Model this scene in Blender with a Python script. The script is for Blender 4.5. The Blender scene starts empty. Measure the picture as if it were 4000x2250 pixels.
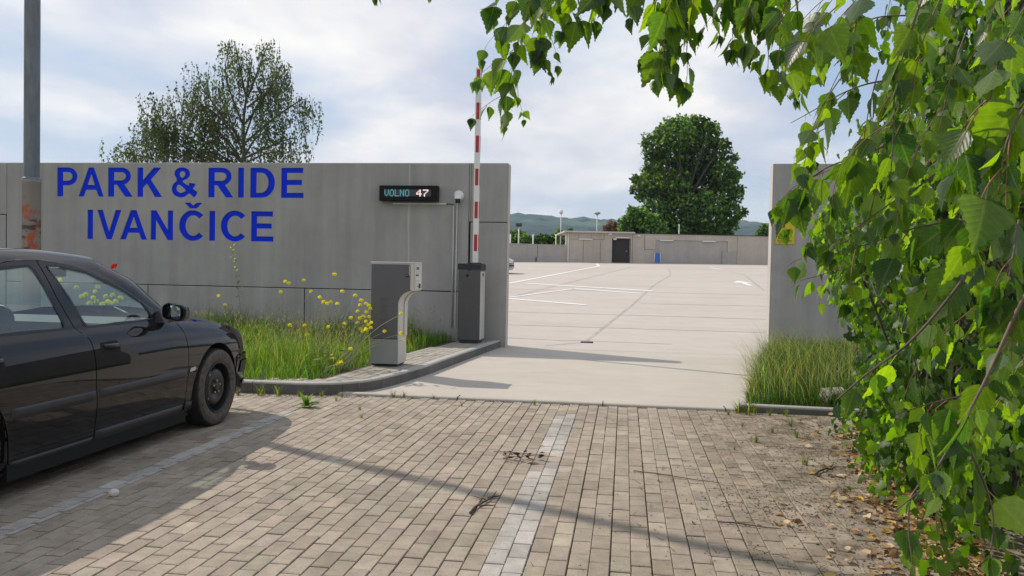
import bpy, bmesh, math, random
import numpy as np
from mathutils import Vector, Matrix
rng = np.random.default_rng(11); random.seed(5)
scene = bpy.context.scene
col = scene.collection
R = math.radians
HAZE_DENSITY = .00014

# ------------------------------------------------------------ camera, sky, sun, exposure
CAM_H = 1.42; FPX = 3150.0
YAW, PITCH, ROLL = R(7.95), R(1.42), R(1.094)
c_f = Vector((-math.sin(YAW)*math.cos(PITCH), math.cos(YAW)*math.cos(PITCH), -math.sin(PITCH)))
_r = c_f.cross(Vector((0, 0, 1))).normalized(); _u = _r.cross(c_f)
c_r = math.cos(ROLL)*_r + math.sin(ROLL)*_u
c_u = math.cos(ROLL)*_u - math.sin(ROLL)*_r
cam = bpy.data.objects.new('camera', bpy.data.cameras.new('camera')); col.objects.link(cam)
cam.matrix_world = Matrix(((c_r.x, c_u.x, -c_f.x, 0), (c_r.y, c_u.y, -c_f.y, 0), (c_r.z, c_u.z, -c_f.z, CAM_H), (0, 0, 0, 1)))
cam.data.sensor_width = 36; cam.data.lens = FPX/4000*36; cam.data.clip_start = .05; cam.data.clip_end = 20000
scene.camera = cam
def at(px, py, depth):
    """point in metres seen at a pixel of the 4000 px wide photograph, at a distance along the view"""
    return Vector((0, 0, CAM_H)) + depth*(c_f + c_r*((px-2000)/FPX) - c_u*((py-1125)/FPX))
def to_px(p):
    v = Vector(p)-Vector((0, 0, CAM_H)); z = v.dot(c_f)
    return (2000+FPX*v.dot(c_r)/z, 1125-FPX*v.dot(c_u)/z)

SUN = Vector((-2.985, 1.62, 3.26)).normalized()
sun = bpy.data.objects.new('sun', bpy.data.lights.new('sun', 'SUN')); col.objects.link(sun)
sun.data.energy = 3.6; sun.data.angle = R(.6); sun.data.color = (1, .91, .79)
sun.rotation_euler = SUN.to_track_quat('Z', 'Y').to_euler()
scene.view_settings.view_transform = 'Standard'; scene.view_settings.look = 'None'
scene.view_settings.exposure = .10; scene.view_settings.gamma = 1; scene.view_settings.use_curve_mapping = False
scene.cycles.use_denoising = True
scene.cycles.max_bounces = 7; scene.cycles.transparent_max_bounces = 12
scene.cycles.sample_clamp_indirect = 8; scene.cycles.caustics_reflective = False; scene.cycles.caustics_refractive = False

class NT:
    """small node-tree helper"""
    def __init__(s, tree): s.t = tree; s.t.nodes.clear()
    def n(s, kind, **kw):
        nd = s.t.nodes.new(kind)
        for k, v in kw.items():
            if k in nd.inputs: s.put(nd.inputs[k], v)
            else: setattr(nd, k, v)
        return nd
    def put(s, sock, v):
        if isinstance(v, bpy.types.NodeSocket): s.t.links.new(v, sock)
        elif isinstance(v, (tuple, list)) and sock.type == 'RGBA' and len(v) == 3: sock.default_value = (*v, 1)
        else: sock.default_value = v
    def math(s, op, a, b=0.0, c=None, clamp=False):
        m = s.n('ShaderNodeMath', operation=op, use_clamp=clamp); s.put(m.inputs[0], a); s.put(m.inputs[1], b)
        if c is not None: s.put(m.inputs[2], c)
        return m.outputs[0]
    def mix(s, f, a, b, blend='MIX'):
        m = s.n('ShaderNodeMix', data_type='RGBA', blend_type=blend); s.put(m.inputs[0], f); s.put(m.inputs[6], a); s.put(m.inputs[7], b)
        return m.outputs[2]
    def ramp(s, f, *stops):
        r = s.n('ShaderNodeValToRGB'); s.put(r.inputs[0], f)
        el = r.color_ramp.elements
        while len(el) < len(stops): el.new(.5)
        for e, (p, c) in zip(el, stops):
            e.position = p; e.color = (c, c, c, 1) if not isinstance(c, tuple) else (*c, 1)
        return r.outputs[0]
    def noise(s, vec, scale, detail=4, rough=.55, dist=0.0, out=0):
        n = s.n('ShaderNodeTexNoise', Scale=scale, Detail=detail, Roughness=rough, Distortion=dist); s.put(n.inputs['Vector'], vec)
        return n.outputs[out]
    def coord(s, out='Object'): return s.n('ShaderNodeTexCoord').outputs[out]
    def scaled(s, vec, sc, loc=(0, 0, 0), rot=(0, 0, 0)):
        m = s.n('ShaderNodeMapping', Scale=sc, Location=loc, Rotation=rot); s.put(m.inputs['Vector'], vec); return m.outputs[0]
    def attr(s, name, out='Color'): return s.n('ShaderNodeAttribute', attribute_name=name).outputs[out]
    def bump(s, h, strength=.3, dist=.01):
        b = s.n('ShaderNodeBump', Strength=strength, Distance=dist); s.put(b.inputs['Height'], h); return b.outputs[0]
    def out(s, shader, vol=False):
        o = s.n('ShaderNodeOutputMaterial'); s.t.links.new(shader, o.inputs['Volume' if vol else 'Surface'])

world = bpy.data.worlds.new('World'); scene.world = world; world.use_nodes = True
w = NT(world.node_tree)
sky = w.n('ShaderNodeTexSky', sky_type='NISHITA', sun_disc=False, sun_elevation=math.asin(SUN.z), sun_rotation=math.atan2(SUN.x, SUN.y), air_density=1.0, dust_density=2.0, ozone_density=1.0)
d_ = w.coord('Generated'); sep = w.n('ShaderNodeSeparateXYZ'); w.put(sep.inputs[0], d_)
zz = w.math('ADD', w.math('MAXIMUM', sep.outputs[2], 0.0), .16)
cmb = w.n('ShaderNodeCombineXYZ'); w.put(cmb.inputs[0], w.math('DIVIDE', sep.outputs[0], zz)); w.put(cmb.inputs[1], w.math('DIVIDE', sep.outputs[1], zz))
SKY_OFF = (2.3, 1.1, 0.4)
pv = w.scaled(cmb.outputs[0], (1, .8, 1), SKY_OFF)
n1 = w.noise(pv, .85, 6, .5, .25)
n2 = w.noise(w.scaled(cmb.outputs[0], (1, .9, 1), (7.1, 3.3, 0)), 2.1, 7, .55, .2)
nn = w.math('ADD', w.math('MULTIPLY', n1, .66), w.math('MULTIPLY', n2, .34))
cover = w.ramp(nn, (.40, 0.0), (.50, .6), (.585, 1.0))
lilac = w.mix(w.ramp(w.noise(pv, 1.7, 5, .55), (.36, 0.0), (.64, 1.0)), (.66, .68, .79), (1.06, 1.03, 1.0))
hor = w.ramp(sep.outputs[2], (.0, 1.0), (.20, .0))
cloud = w.mix(w.math('MULTIPLY', hor, .7), lilac, (.93, .925, .925))
skyc = w.mix(1.0, sky.outputs[0], (.10, .10, .10), 'MULTIPLY')
blue = w.mix(.80, skyc, (.47, .615, .83))
full = w.mix(w.math('MAXIMUM', cover, w.math('MULTIPLY', hor, .85)), blue, cloud)
bg = w.n('ShaderNodeBackground', Strength=.10); w.put(bg.inputs[0], w.mix(1.0, full, (9.3, 9.25, 9.2), 'MULTIPLY'))
wo = w.n('ShaderNodeOutputWorld'); w.t.links.new(bg.outputs[0], wo.inputs[0])

# ------------------------------------------------------------ materials
MATS = {}
def principled(nt, base, rough=.6, metal=0.0, bump=None, spec=.5, coat=0.0, **kw):
    p = nt.n('ShaderNodeBsdfPrincipled')
    nt.put(p.inputs['Base Color'], base); nt.put(p.inputs['Roughness'], rough); nt.put(p.inputs['Metallic'], metal)
    nt.put(p.inputs['Specular IOR Level'], spec); nt.put(p.inputs['Coat Weight'], coat)
    if bump is not None: nt.put(p.inputs['Normal'], bump)
    for k, v in kw.items(): nt.put(p.inputs[k.replace('_', ' ')], v)
    return p.outputs[0]
def new_mat(name):
    m = bpy.data.materials.new(name); m.use_nodes = True; MATS[name] = m
    return m, NT(m.node_tree)
def simple(name, c, rough=.5, metal=0.0, var=.12, scale=9.0, bump=.05, bscale=120.0, spec=.5, coat=0.0):
    m, t = new_mat(name); o = t.coord()
    f = t.noise(o, scale, 5, .6)
    hi = tuple(min(1, x*(1+var)) for x in c); lo = tuple(x*(1-var) for x in c)
    cc = t.mix(t.ramp(f, (.3, 0.0), (.7, 1.0)), lo, hi)
    rr = t.math('MULTIPLY_ADD', f, .25*rough, rough*.88)
    t.out(principled(t, cc, rr, metal, t.bump(t.noise(o, bscale, 3), bump, .004) if bump else None, spec, coat))
    return m
def concrete(name, c, warm=.0, streak=.35, blotch=.22, pores=.35):
    m, t = new_mat(name); o = t.coord('Object')
    big = t.noise(o, .55, 6, .62, .4); med = t.noise(o, 3.2, 6, .65); fine = t.noise(o, 60, 3, .6)
    st = t.noise(t.scaled(o, (5.5, 5.5, .28)), 1.0, 5, .65)
    v = t.math('ADD', t.math('MULTIPLY', t.math('SUBTRACT', big, .5), blotch*2.4), t.math('MULTIPLY', t.math('SUBTRACT', med, .5), blotch))
    v = t.math('ADD', v, t.math('MULTIPLY', t.math('SUBTRACT', st, .5), streak))
    v = t.math('ADD', v, t.math('MULTIPLY', t.math('SUBTRACT', fine, .5), .10))
    v = t.math('ADD', v, 1.0)
    cc = t.mix(1.0, c, t.n('ShaderNodeCombineXYZ', X=v, Y=v, Z=v).outputs[0], 'MULTIPLY')
    vo = t.n('ShaderNodeTexVoronoi', Scale=26.0, Randomness=1.0); t.put(vo.inputs['Vector'], o)
    pore = t.ramp(vo.outputs['Distance'], (.03, pores), (.075, 0.0))
    cc = t.mix(pore, cc, tuple(x*.5 for x in c))
    h = t.math('SUBTRACT', t.math('MULTIPLY', fine, .4), pore)
    t.out(principled(t, cc, .85, 0, t.bump(t.math('ADD', h, med), .18, .006), .3))
    return m
concrete('wall_concrete', (.355, .348, .330), streak=.5, blotch=.28)
concrete('pale_concrete', (.47, .45, .41), streak=.15)  # pale concrete; on the wall ends it stands in for light
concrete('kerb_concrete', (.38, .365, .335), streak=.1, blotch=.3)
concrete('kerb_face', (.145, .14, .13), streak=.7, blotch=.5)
concrete('far_concrete', (.45, .40, .35), streak=.25, blotch=.25, pores=.0)
concrete('far_concrete_grey', (.37, .35, .325), streak=.2, blotch=.2, pores=.0)
def slab(name, c, c2):
    m, t = new_mat(name); o = t.coord('Object')
    big = t.noise(o, .16, 6, .6, .5); med = t.noise(o, 1.4, 6, .65)
    drag = t.noise(t.scaled(o, (.35, 5.0, 1)), 1.0, 6, .7); fine = t.noise(o, 38, 4, .6)
    f = t.math('ADD', t.math('MULTIPLY', big, .5), t.math('MULTIPLY', med, .5))
    cc = t.mix(t.ramp(f, (.36, 0.0), (.64, 1.0)), c2, c)
    cc = t.mix(t.ramp(drag, (.56, 0.0), (.78, .42)), cc, tuple(x*.72 for x in c2))
    cc = t.mix(t.ramp(t.noise(o, 7, 5, .7), (.64, 0.0), (.80, .5)), cc, tuple(x*.6 for x in c2))
    tyre = t.n('ShaderNodeTexWave', wave_type='RINGS', Scale=.06, Distortion=3.0, Detail=3.0); t.put(tyre.inputs['Vector'], o)
    cc = t.mix(t.ramp(tyre.outputs['Fac'], (.93, 0.0), (1.0, .10)), cc, (.25, .22, .2))
    t.out(principled(t, cc, .8, 0, t.bump(t.math('ADD', fine, drag), .12, .005), .3))
slab('lot_concrete', (.500, .452, .405), (.435, .388, .345))
slab('apron_concrete', (.485, .44, .38), (.41, .37, .315))
m, t = new_mat('paver'); o = t.coord('Object')
ca = t.attr('Col'); fine = t.noise(o, 95, 4, .7); med = t.noise(o, 9, 5, .65); big = t.noise(o, 1.1, 5, .6)
cc = t.mix(1.0, ca, t.ramp(fine, (.25, .72), (.75, 1.14)), 'MULTIPLY')
cc = t.mix(1.0, cc, t.ramp(med, (.3, .76), (.7, 1.10)), 'MULTIPLY')
cc = t.mix(1.0, cc, t.ramp(big, (.3, .84), (.7, 1.1)), 'MULTIPLY')
cc = t.mix(t.ramp(t.noise(o, 34, 3, .5), (.70, 0.0), (.78, .75)), cc, (.09, .075, .06))
sx = t.n('ShaderNodeSeparateXYZ'); t.put(sx.inputs[0], o)
dirt = t.math('MULTIPLY', t.ramp(t.math('MULTIPLY_ADD', sx.outputs[0], .22, .28), (.33, 0.0), (.68, 1.0)), t.ramp(t.noise(o, 3.0, 6, .75), (.43, 0.0), (.60, .9)))
cc = t.mix(dirt, cc, (.095, .072, .048))
t.out(principled(t, cc, .9, 0, t.bump(t.math('ADD', fine, med), .35, .003), .25))
m, t = new_mat('joint_sand'); o = t.coord('Object')
cc = t.mix(t.ramp(t.noise(o, 7, 5, .7), (.42, 0.0), (.6, 1.0)), (.10, .08, .058), (.18, .145, .105))
cc = t.mix(t.ramp(t.noise(o, 2.2, 5, .7), (.55, 0.0), (.7, .7)), cc, (.06, .075, .03))
t.out(principled(t, cc, .95, 0, t.bump(t.noise(o, 160, 3), .5, .004), .2))
m, t = new_mat('soil'); o = t.coord('Object')
t.out(principled(t, t.mix(t.noise(o, 5, 6, .7), (.045, .05, .02), (.11, .09, .06)), .95, 0, t.bump(t.noise(o, 40, 4), .8, .02), .2))
m, t = new_mat('field'); o = t.coord('Object')
t.out(principled(t, t.mix(t.ramp(t.noise(o, .006, 7, .65), (.35, 0.0), (.65, 1.0)), (.07, .10, .03), (.15, .17, .06)), .95, 0, None, .2))
m, t = new_mat('forest'); o = t.coord('Object')
f1 = t.noise(o, .004, 5, .6); f2 = t.noise(t.scaled(o, (1, 1, 1.6)), .035, 6, .75)
cc = t.mix(t.ramp(f2, (.34, 0.0), (.66, 1.0)), (.012, .022, .012), (.050, .078, .028))
cc = t.mix(t.ramp(f1, (.50, 0.0), (.60, .75)), cc, (.10, .14, .045))
t.out(principled(t, cc, .95, 0, t.bump(f2, .9, 14), .1))
def leafy(name, hi_sat=1.0, trans=.5, rough=.38, spec=.5, veins=False, tint=(1, 1, 1), tcol=(1.55, 1.9, .35)):
    """thin leaves: per-leaf colour, light coming through, a waxy face"""
    m, t = new_mat(name); ca = t.attr('Col'); 
    if veins:
        lv = t.attr('leaf_uv', 'Vector'); s_ = t.n('ShaderNodeSeparateXYZ'); t.put(s_.inputs[0], lv)
        ax = t.math('ABSOLUTE', s_.outputs[0])
        mid = t.ramp(ax, (.012, 1.0), (.03, 0.0))
        ph = t.math('SUBTRACT', s_.outputs[1], t.math('MULTIPLY', ax, .95))
        fr = t.math('ABSOLUTE', t.math('SUBTRACT', t.math('FRACT', t.math('MULTIPLY', ph, 8.5)), .5))
        side = t.ramp(fr, (.05, .8), (.14, 0.0))
        vein = t.math('MAXIMUM', mid, t.math('MULTIPLY', side, .6))
        ca = t.mix(t.math('MULTIPLY', vein, .32), ca, t.mix(.35, ca, (.30, .36, .14)))
        ca = t.mix(1.0, ca, t.ramp(t.noise(t.scaled(lv, (3, 3, 3)), 2.2, 4), (.3, .8), (.7, 1.15)), 'MULTIPLY')
        nrm = t.bump(t.math('ADD', t.math('MULTIPLY', fr, .8), t.math('MULTIPLY', vein, -.4)), .22, .0012)
    else: nrm = None
    geo = t.n('ShaderNodeNewGeometry')
    face = t.mix(t.math('MULTIPLY', geo.outputs['Backfacing'], .45), ca, (.22, .30, .15)) if veins else ca
    pr = principled(t, face, rough, 0, nrm, spec)
    tr = t.n('ShaderNodeBsdfTranslucent'); t.put(tr.inputs[0], t.mix(1.0, ca, tcol, 'MULTIPLY'))
    if nrm: t.put(tr.inputs['Normal'], nrm)
    mx = t.n('ShaderNodeMixShader'); t.put(mx.inputs[0], trans); t.t.links.new(pr, mx.inputs[1]); t.t.links.new(tr.outputs[0], mx.inputs[2])
    t.out(mx.outputs[0])
leafy('birch_leaf', trans=.58, veins=True, tcol=(4.9, 4.4, .4), rough=.36, spec=.55)
leafy('ivy_leaf', trans=.55, tcol=(4.4, 4.2, .5), rough=.45, spec=.35)
leafy('grass_blade', trans=.5, tcol=(2.1, 2.0, .5), rough=.5, spec=.3)
leafy('tree_leaf', trans=.38, tcol=(1.8, 1.8, .5), rough=.55, spec=.3)
leafy('petal', trans=.45, tcol=(1.1, 1.1, 1.0), rough=.6, spec=.2)
leafy('dry_leaf', trans=.3, tcol=(1.2, 1.1, .8), rough=.7, spec=.2)
simple('bark', (.085, .068, .05), .9, var=.35, scale=14, bump=.7, bscale=45)
simple('twig_bark', (.10, .065, .045), .6, var=.4, scale=30, bump=.3)
simple('red_twig', (.21, .085, .05), .5, var=.3, scale=30, bump=.2)
simple('pale_stem', (.26, .29, .15), .6, var=.2, scale=20, bump=.1)
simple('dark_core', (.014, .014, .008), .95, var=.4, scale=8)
m, t = new_mat('car_paint'); o = t.coord()
fl = t.n('ShaderNodeTexVoronoi', Scale=900.0); t.put(fl.inputs['Vector'], o)
dust = t.noise(o, 4, 6, .7)
t.out(principled(t, t.mix(t.ramp(dust, (.4, 0.0), (.8, .5)), (.013, .0122, .0145), (.026, .0245, .025)), t.math('MULTIPLY_ADD', dust, .12, .25), .0, None, .0, .85, Coat_Roughness=.02))
m, t = new_mat('silver_paint')
t.out(principled(t, (.30, .31, .32), .3, .5, None, .5, .8, Coat_Roughness=.05))
m, t = new_mat('car_glass')
gl = t.n('ShaderNodeBsdfGlossy', Roughness=.015); t.put(gl.inputs[0], (1, 1, 1))
tp = t.n('ShaderNodeBsdfTransparent'); t.put(tp.inputs[0], (.80, .93, .90))
fz = t.n('ShaderNodeLayerWeight', Blend=.5); fr_ = t.math('POWER', fz.outputs['Facing'], 4.0)
mx = t.n('ShaderNodeMixShader'); t.put(mx.inputs[0], t.math('MULTIPLY_ADD', fr_, .85, .10, clamp=True)); t.t.links.new(tp.outputs[0], mx.inputs[1]); t.t.links.new(gl.outputs[0], mx.inputs[2])
t.out(mx.outputs[0])
simple('black_plastic', (.012, .012, .013), .45, var=.2, bump=.1)
simple('shell_black', (.006, .006, .006), .8, var=.1, bump=0)
simple('strip_plastic', (.030, .032, .037), .42, var=.12, bump=.08, bscale=300)
simple('tyre_rubber', (.030, .027, .025), .85, var=.35, scale=18, bump=.3)
simple('tyre_dusty', (.105, .094, .080), .9, var=.45, scale=25, bump=.3)
simple('steel_black', (.020, .020, .022), .36, var=.2, bump=.05)
simple('bolt_metal', (.30, .29, .27), .35, 1.0)
simple('clear_lens', (.55, .56, .56), .15, var=.05, bump=0, coat=1)
simple('amber_lens', (.45, .42, .38), .15, var=.05, bump=0, coat=1)
simple('red_lens', (.25, .01, .01), .15, var=.05, bump=0, coat=1)
m, t = new_mat('mirror_glass'); t.out(principled(t, (.75, .78, .8), .03, 1.0))
simple('beige_trim', (.80, .79, .74), .7, var=.06, bump=.1)
simple('seat_fabric', (.035, .037, .042), .85, var=.2, bump=.2)
simple('blue_paint', (.001, .032, .72), .6, var=.08, scale=5, bump=.06, spec=.15)
simple('display_black', (.004, .004, .008), .4, spec=.2, var=.2, bump=0)
simple('display_screen', (.04, .045, .05), .35, var=.1, bump=0)
def glow(name, c, s):
    m, t = new_mat(name); e = t.n('ShaderNodeEmission', Strength=s); t.put(e.inputs[0], c); t.out(e.outputs[0])
glow('led_cyan', (.12, .62, .66), .75); glow('led_white', (1, .80, .74), 1.0)
simple('white_plastic', (.72, .71, .69), .4, var=.04, bump=.03)
simple('white_metal', (.66, .66, .64), .45, var=.06, bump=.03)
simple('conduit_grey', (.50, .49, .47), .5, var=.08)
simple('alu_paint', (.60, .57, .52), .42, .15, var=.06, scale=4, bump=.04, bscale=500)
simple('cabinet_grey', (.108, .110, .116), .5, .1, var=.08, scale=3, bump=.12, bscale=600)
simple('cabinet_base', (.27, .285, .29), .42, .2, var=.06, scale=3, bump=.08, bscale=600)
simple('barrier_grey', (.075, .075, .077), .5, .1, var=.1, scale=3, bump=.12, bscale=600)
simple('cap_black', (.010, .010, .016), .35, var=.2, bump=.05)
simple('boom_white', (.74, .74, .71), .4, var=.05, bump=.03)
simple('boom_red', (.40, .010, .016), .4, var=.1, bump=.05)
simple('sign_yellow', (.62, .50, .012), .45, var=.06, bump=.03)
simple('sign_ink', (.02, .02, .02), .5, bump=0)
simple('iron_dark', (.03, .03, .03), .6, var=.3, bump=.3)
simple('line_white', (.72, .71, .68), .7, var=.12, scale=14, bump=.1)
simple('joint_dark', (.36, .33, .30), .9, var=.3, scale=3, bump=.2)
simple('seam_dark', (.05, .048, .045), .9, var=.3, bump=.2)
simple('door_dark', (.022, .018, .016), .6, var=.2, bump=.1)
simple('board_blue', (.02, .12, .40), .5, var=.1)
simple('pebble_white', (.62, .60, .55), .8, var=.15, scale=40, bump=.4)
simple('debris_brown', (.085, .06, .038), .9, var=.5, scale=40, bump=.5)
m, t = new_mat('galvanised'); o = t.coord('Object'); s_ = t.n('ShaderNodeSeparateXYZ'); t.put(s_.inputs[0], o)
cc = t.mix(t.ramp(t.noise(t.scaled(o, (6, 6, 1.2)), 3, 6, .7), (.3, 0.0), (.7, 1.0)), (.115, .135, .150), (.20, .225, .24))
lower = t.ramp(s_.outputs[2], (.0, 1.0), (1.0, 1.0))
low = t.math('LESS_THAN', s_.outputs[2], 2.27)
cc = t.mix(low, cc, t.mix(t.noise(o, 6, 6, .7), (.25, .245, .235), (.34, .33, .31)))
band = t.math('MULTIPLY', t.ramp(t.math('SUBTRACT', s_.outputs[2], 1.42), (.0, 0.0), (.06, 1.0), (.75, 1.0), (.82, 0.0)), 1.0)
org = t.math('MULTIPLY', band, t.ramp(t.noise(t.scaled(o, (1, 1, .6), (3.1, 0, 1.7)), 7.5, 4, .6), (.50, 0.0), (.60, 1.0)))
cc = t.mix(t.math('MULTIPLY', org, .9), cc, (.50, .105, .045))
band2 = t.ramp(t.math('SUBTRACT', s_.outputs[2], 1.48), (.0, 0.0), (.03, 1.0), (.36, 1.0), (.40, 0.0))
blk = t.math('MULTIPLY', band2, t.ramp(t.noise(t.scaled(o, (1, 1, 2.0), (8, 2, 0)), 6.0, 4, .6), (.46, 0.0), (.54, 1.0)))
cc = t.mix(t.math('MULTIPLY', blk, .85), cc, (.055, .06, .07))
t.out(principled(t, cc, .55, .35, t.bump(t.noise(o, 60, 4), .1, .004), .4))

# ------------------------------------------------------------ building helpers
def tag(o, label=None, cat=None, group=None, kind=None):
    if label: o['label'] = label
    if cat: o['category'] = cat
    if group: o['group'] = group
    if kind: o['kind'] = kind
    return o
def thing(name, label, cat, loc=(0, 0, 0), group=None):
    o = bpy.data.objects.new(name, None); col.objects.link(o); o.location = loc; o.empty_display_size = .2
    return tag(o, label, cat, group)
def root_of(o):
    while o.parent: o = o.parent
    return o
def link_mesh(name, me, m, parent=None, smooth=None):
    ob = bpy.data.objects.new(name, me); col.objects.link(ob)
    for k in (m if isinstance(m, (list, tuple)) else [m]): me.materials.append(MATS[k])
    if parent: ob.parent = parent
    return ob
class MB:
    """collects shapes given in world metres, then links them as one mesh object"""
    def __init__(s): s.v = []; s.f = []; s.m = []; s.sm = []; s.mi = 0; s.smooth = False
    def add(s, vs, fs, smooth=None):
        o = len(s.v); s.v += [tuple(x) for x in vs]
        for f in fs: s.f.append([i+o for i in f]); s.m.append(s.mi); s.sm.append(s.smooth if smooth is None else smooth)
        return s
    def box(s, a, b, bev=0.0, mat=None):
        (x0, y0, z0), (x1, y1, z1) = a, b
        if bev <= 0:
            vs = [(x, y, z) for z in (z0, z1) for y in (y0, y1) for x in (x0, x1)]
            fs = [(0, 2, 3, 1), (4, 5, 7, 6), (0, 1, 5, 4), (2, 6, 7, 3), (0, 4, 6, 2), (1, 3, 7, 5)]
        else:
            bm = bmesh.new(); bmesh.ops.create_cube(bm, size=1)
            for v in bm.verts: v.co = ((x0+x1)/2+v.co.x*(x1-x0), (y0+y1)/2+v.co.y*(y1-y0), (z0+z1)/2+v.co.z*(z1-z0))
            bmesh.ops.bevel(bm, geom=bm.edges[:], offset=bev, segments=2, profile=.6, affect='EDGES')
            vs = [v.co.copy() for v in bm.verts]; bm.verts.index_update(); fs = [[v.index for v in f.verts] for f in bm.faces]; bm.free()
        if mat: vs = [mat @ Vector(v) for v in vs]
        return s.add(vs, fs)
    def prism(s, pts, y0, y1, axis='y', smooth=False):
        """a closed outline swept along an axis; outline in the other two axes"""
        n = len(pts)
        mk = {'y': lambda p, d: (p[0], d, p[1]), 'z': lambda p, d: (p[0], p[1], d), 'x': lambda p, d: (d, p[0], p[1])}[axis]
        vs = [mk(p, y0) for p in pts]+[mk(p, y1) for p in pts]
        s.add(vs, [list(range(n))[::-1], list(range(n, 2*n))], False)
        o = len(s.v)-2*n
        for i in range(n):
            j = (i+1) % n; s.f.append([o+i, o+j, o+n+j, o+n+i]); s.m.append(s.mi); s.sm.append(smooth)
        return s
    def tube(s, pts, r, sides=8, cap=True, smooth=True):
        pts = [Vector(p) for p in pts]; n = len(pts)
        rs = r if isinstance(r, (list, tuple)) else [r]*n
        vs = []; up = Vector((0, 0, 1))
        for i, p in enumerate(pts):
            d = (pts[min(i+1, n-1)]-pts[max(i-1, 0)]).normalized()
            if i == 0: a = d.orthogonal().normalized()
            else: a = (a-d*a.dot(d)).normalized()
            b = d.cross(a)
            for k in range(sides):
                q = 2*math.pi*k/sides; vs.append(p+(a*math.cos(q)+b*math.sin(q))*rs[i])
        fs = [(i*sides+k, i*sides+(k+1) % sides, (i+1)*sides+(k+1) % sides, (i+1)*sides+k) for i in range(n-1) for k in range(sides)]
        s.add(vs, fs, smooth)
        if cap: o = len(s.v)-len(vs); s.f += [[o+k for k in range(sides)][::-1], [o+(n-1)*sides+k for k in range(sides)]]; s.m += [s.mi]*2; s.sm += [False]*2
        return s
    def lathe(s, prof, c, axis='z', sides=32, smooth=True, close=False):
        """prof: (radius, along) pairs round an axis through c"""
        n = len(prof); vs = []
        for r, h in prof:
            for k in range(sides):
                q = 2*math.pi*k/sides; a, b = r*math.cos(q), r*math.sin(q)
                vs.append({'z': (c[0]+a, c[1]+b, c[2]+h), 'x': (c[0]+h, c[1]+a, c[2]+b), 'y': (c[0]+b, c[1]+h, c[2]+a)}[axis])
        fs = [(i*sides+k, i*sides+(k+1) % sides, (i+1)*sides+(k+1) % sides, (i+1)*sides+k) for i in range(n-1) for k in range(sides)]
        return s.add(vs, fs, smooth)
    def strip(s, pts, w, z=0.0, zf=None):
        """flat band of width w along a ground polyline"""
        pts = [Vector((p[0], p[1], 0)) for p in pts]; L = []
        for i, p in enumerate(pts):
            d = (pts[min(i+1, len(pts)-1)]-pts[max(i-1, 0)]).normalized(); nn_ = Vector((-d.y, d.x, 0))
            for sg in (1, -1):
                q = p+nn_*(sg*w/2); L.append((q.x, q.y, (zf(q.x, q.y) if zf else 0)+z))
        return s.add(L, [(2*i, 2*i+1, 2*i+3, 2*i+2) for i in range(len(pts)-1)])
    def build(s, name, m, parent=None, normals=True):
        off = root_of(parent).location if parent else Vector((0, 0, 0))
        me = bpy.data.meshes.new(name)
        me.from_pydata([(v[0]-off[0], v[1]-off[1], v[2]-off[2]) for v in s.v], [], s.f)
        ob = link_mesh(name, me, m, parent)
        me.polygons.foreach_set('material_index', s.m); me.polygons.foreach_set('use_smooth', s.sm)
        if normals:
            bm = bmesh.new(); bm.from_mesh(me); bmesh.ops.recalc_face_normals(bm, faces=bm.faces); bm.to_mesh(me); bm.free()
        me.update(); return ob
def scatter(name, m, tv, tf, mats, pos, cols=None, uv=None, parent=None, bend=None):
    """many copies of a small template (leaves, blades) in one mesh; mats (n,3,3), pos (n,3), cols (n,3)"""
    tv = np.asarray(tv, float); n = len(pos); k = len(tv)
    V = np.einsum('nij,kj->nki', mats, tv)+np.asarray(pos)[:, None, :]
    if parent: V = V-np.array(root_of(parent).location)
    V = V.reshape(-1, 3)
    me = bpy.data.meshes.new(name)
    ls = np.array([len(f) for f in tf]); flat = np.concatenate([np.array(f) for f in tf])
    loops = (flat[None, :]+(np.arange(n)*k)[:, None]).ravel()
    tot = np.tile(ls, n); start = np.concatenate([[0], np.cumsum(tot)[:-1]])
    me.vertices.add(len(V)); me.vertices.foreach_set('co', V.ravel())
    me.loops.add(len(loops)); me.loops.foreach_set('vertex_index', loops.astype(np.int32))
    me.polygons.add(len(tot)); me.polygons.foreach_set('loop_start', start.astype(np.int32))
    me.polygons.foreach_set('use_smooth', np.ones(len(tot), bool))
    me.update(calc_edges=True); me.validate()
    if cols is not None:
        a = me.color_attributes.new('Col', 'FLOAT_COLOR', 'POINT')
        c = np.ones((n, k, 4)); c[:, :, :3] = np.asarray(cols)[:, None, :]; a.data.foreach_set('color', c.ravel())
    if uv is not None:
        a = me.attributes.new('leaf_uv', 'FLOAT_VECTOR', 'POINT'); a.data.foreach_set('vector', np.tile(np.asarray(uv, float), (n, 1)).ravel())
    return link_mesh(name, me, m, parent)
def frames(down, normal):
    """rotation matrices with columns (side, along, normal) from arrays of directions"""
    y = down/np.linalg.norm(down, axis=1, keepdims=True)
    z = normal-y*(normal*y).sum(1, keepdims=True); z /= np.linalg.norm(z, axis=1, keepdims=True)+1e-9
    x = np.cross(y, z)
    return np.stack([x, y, z], axis=2)
def copy_tree(o, parent=None):
    c = o.copy(); col.objects.link(c); c.parent = parent
    for ch in list(o.children): copy_tree(ch, c)
    return c
def smooth_line(pts, n=8, closed=False):
    """Catmull-Rom through points"""
    P = [Vector(p) for p in pts]; N = len(P); out = []
    for i in range(N if closed else N-1):
        g = (lambda k: P[k % N]) if closed else (lambda k: P[max(0, min(N-1, k))])
        a, b, c_, d = g(i-1), g(i), g(i+1), g(i+2)
        for j in range(n):
            t_ = j/n; out.append(.5*((2*b)+(c_-a)*t_+(2*a-5*b+4*c_-d)*t_*t_+(3*b-a-3*c_+d)*t_**3))
    if not closed: out.append(P[-1])
    return out
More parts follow.
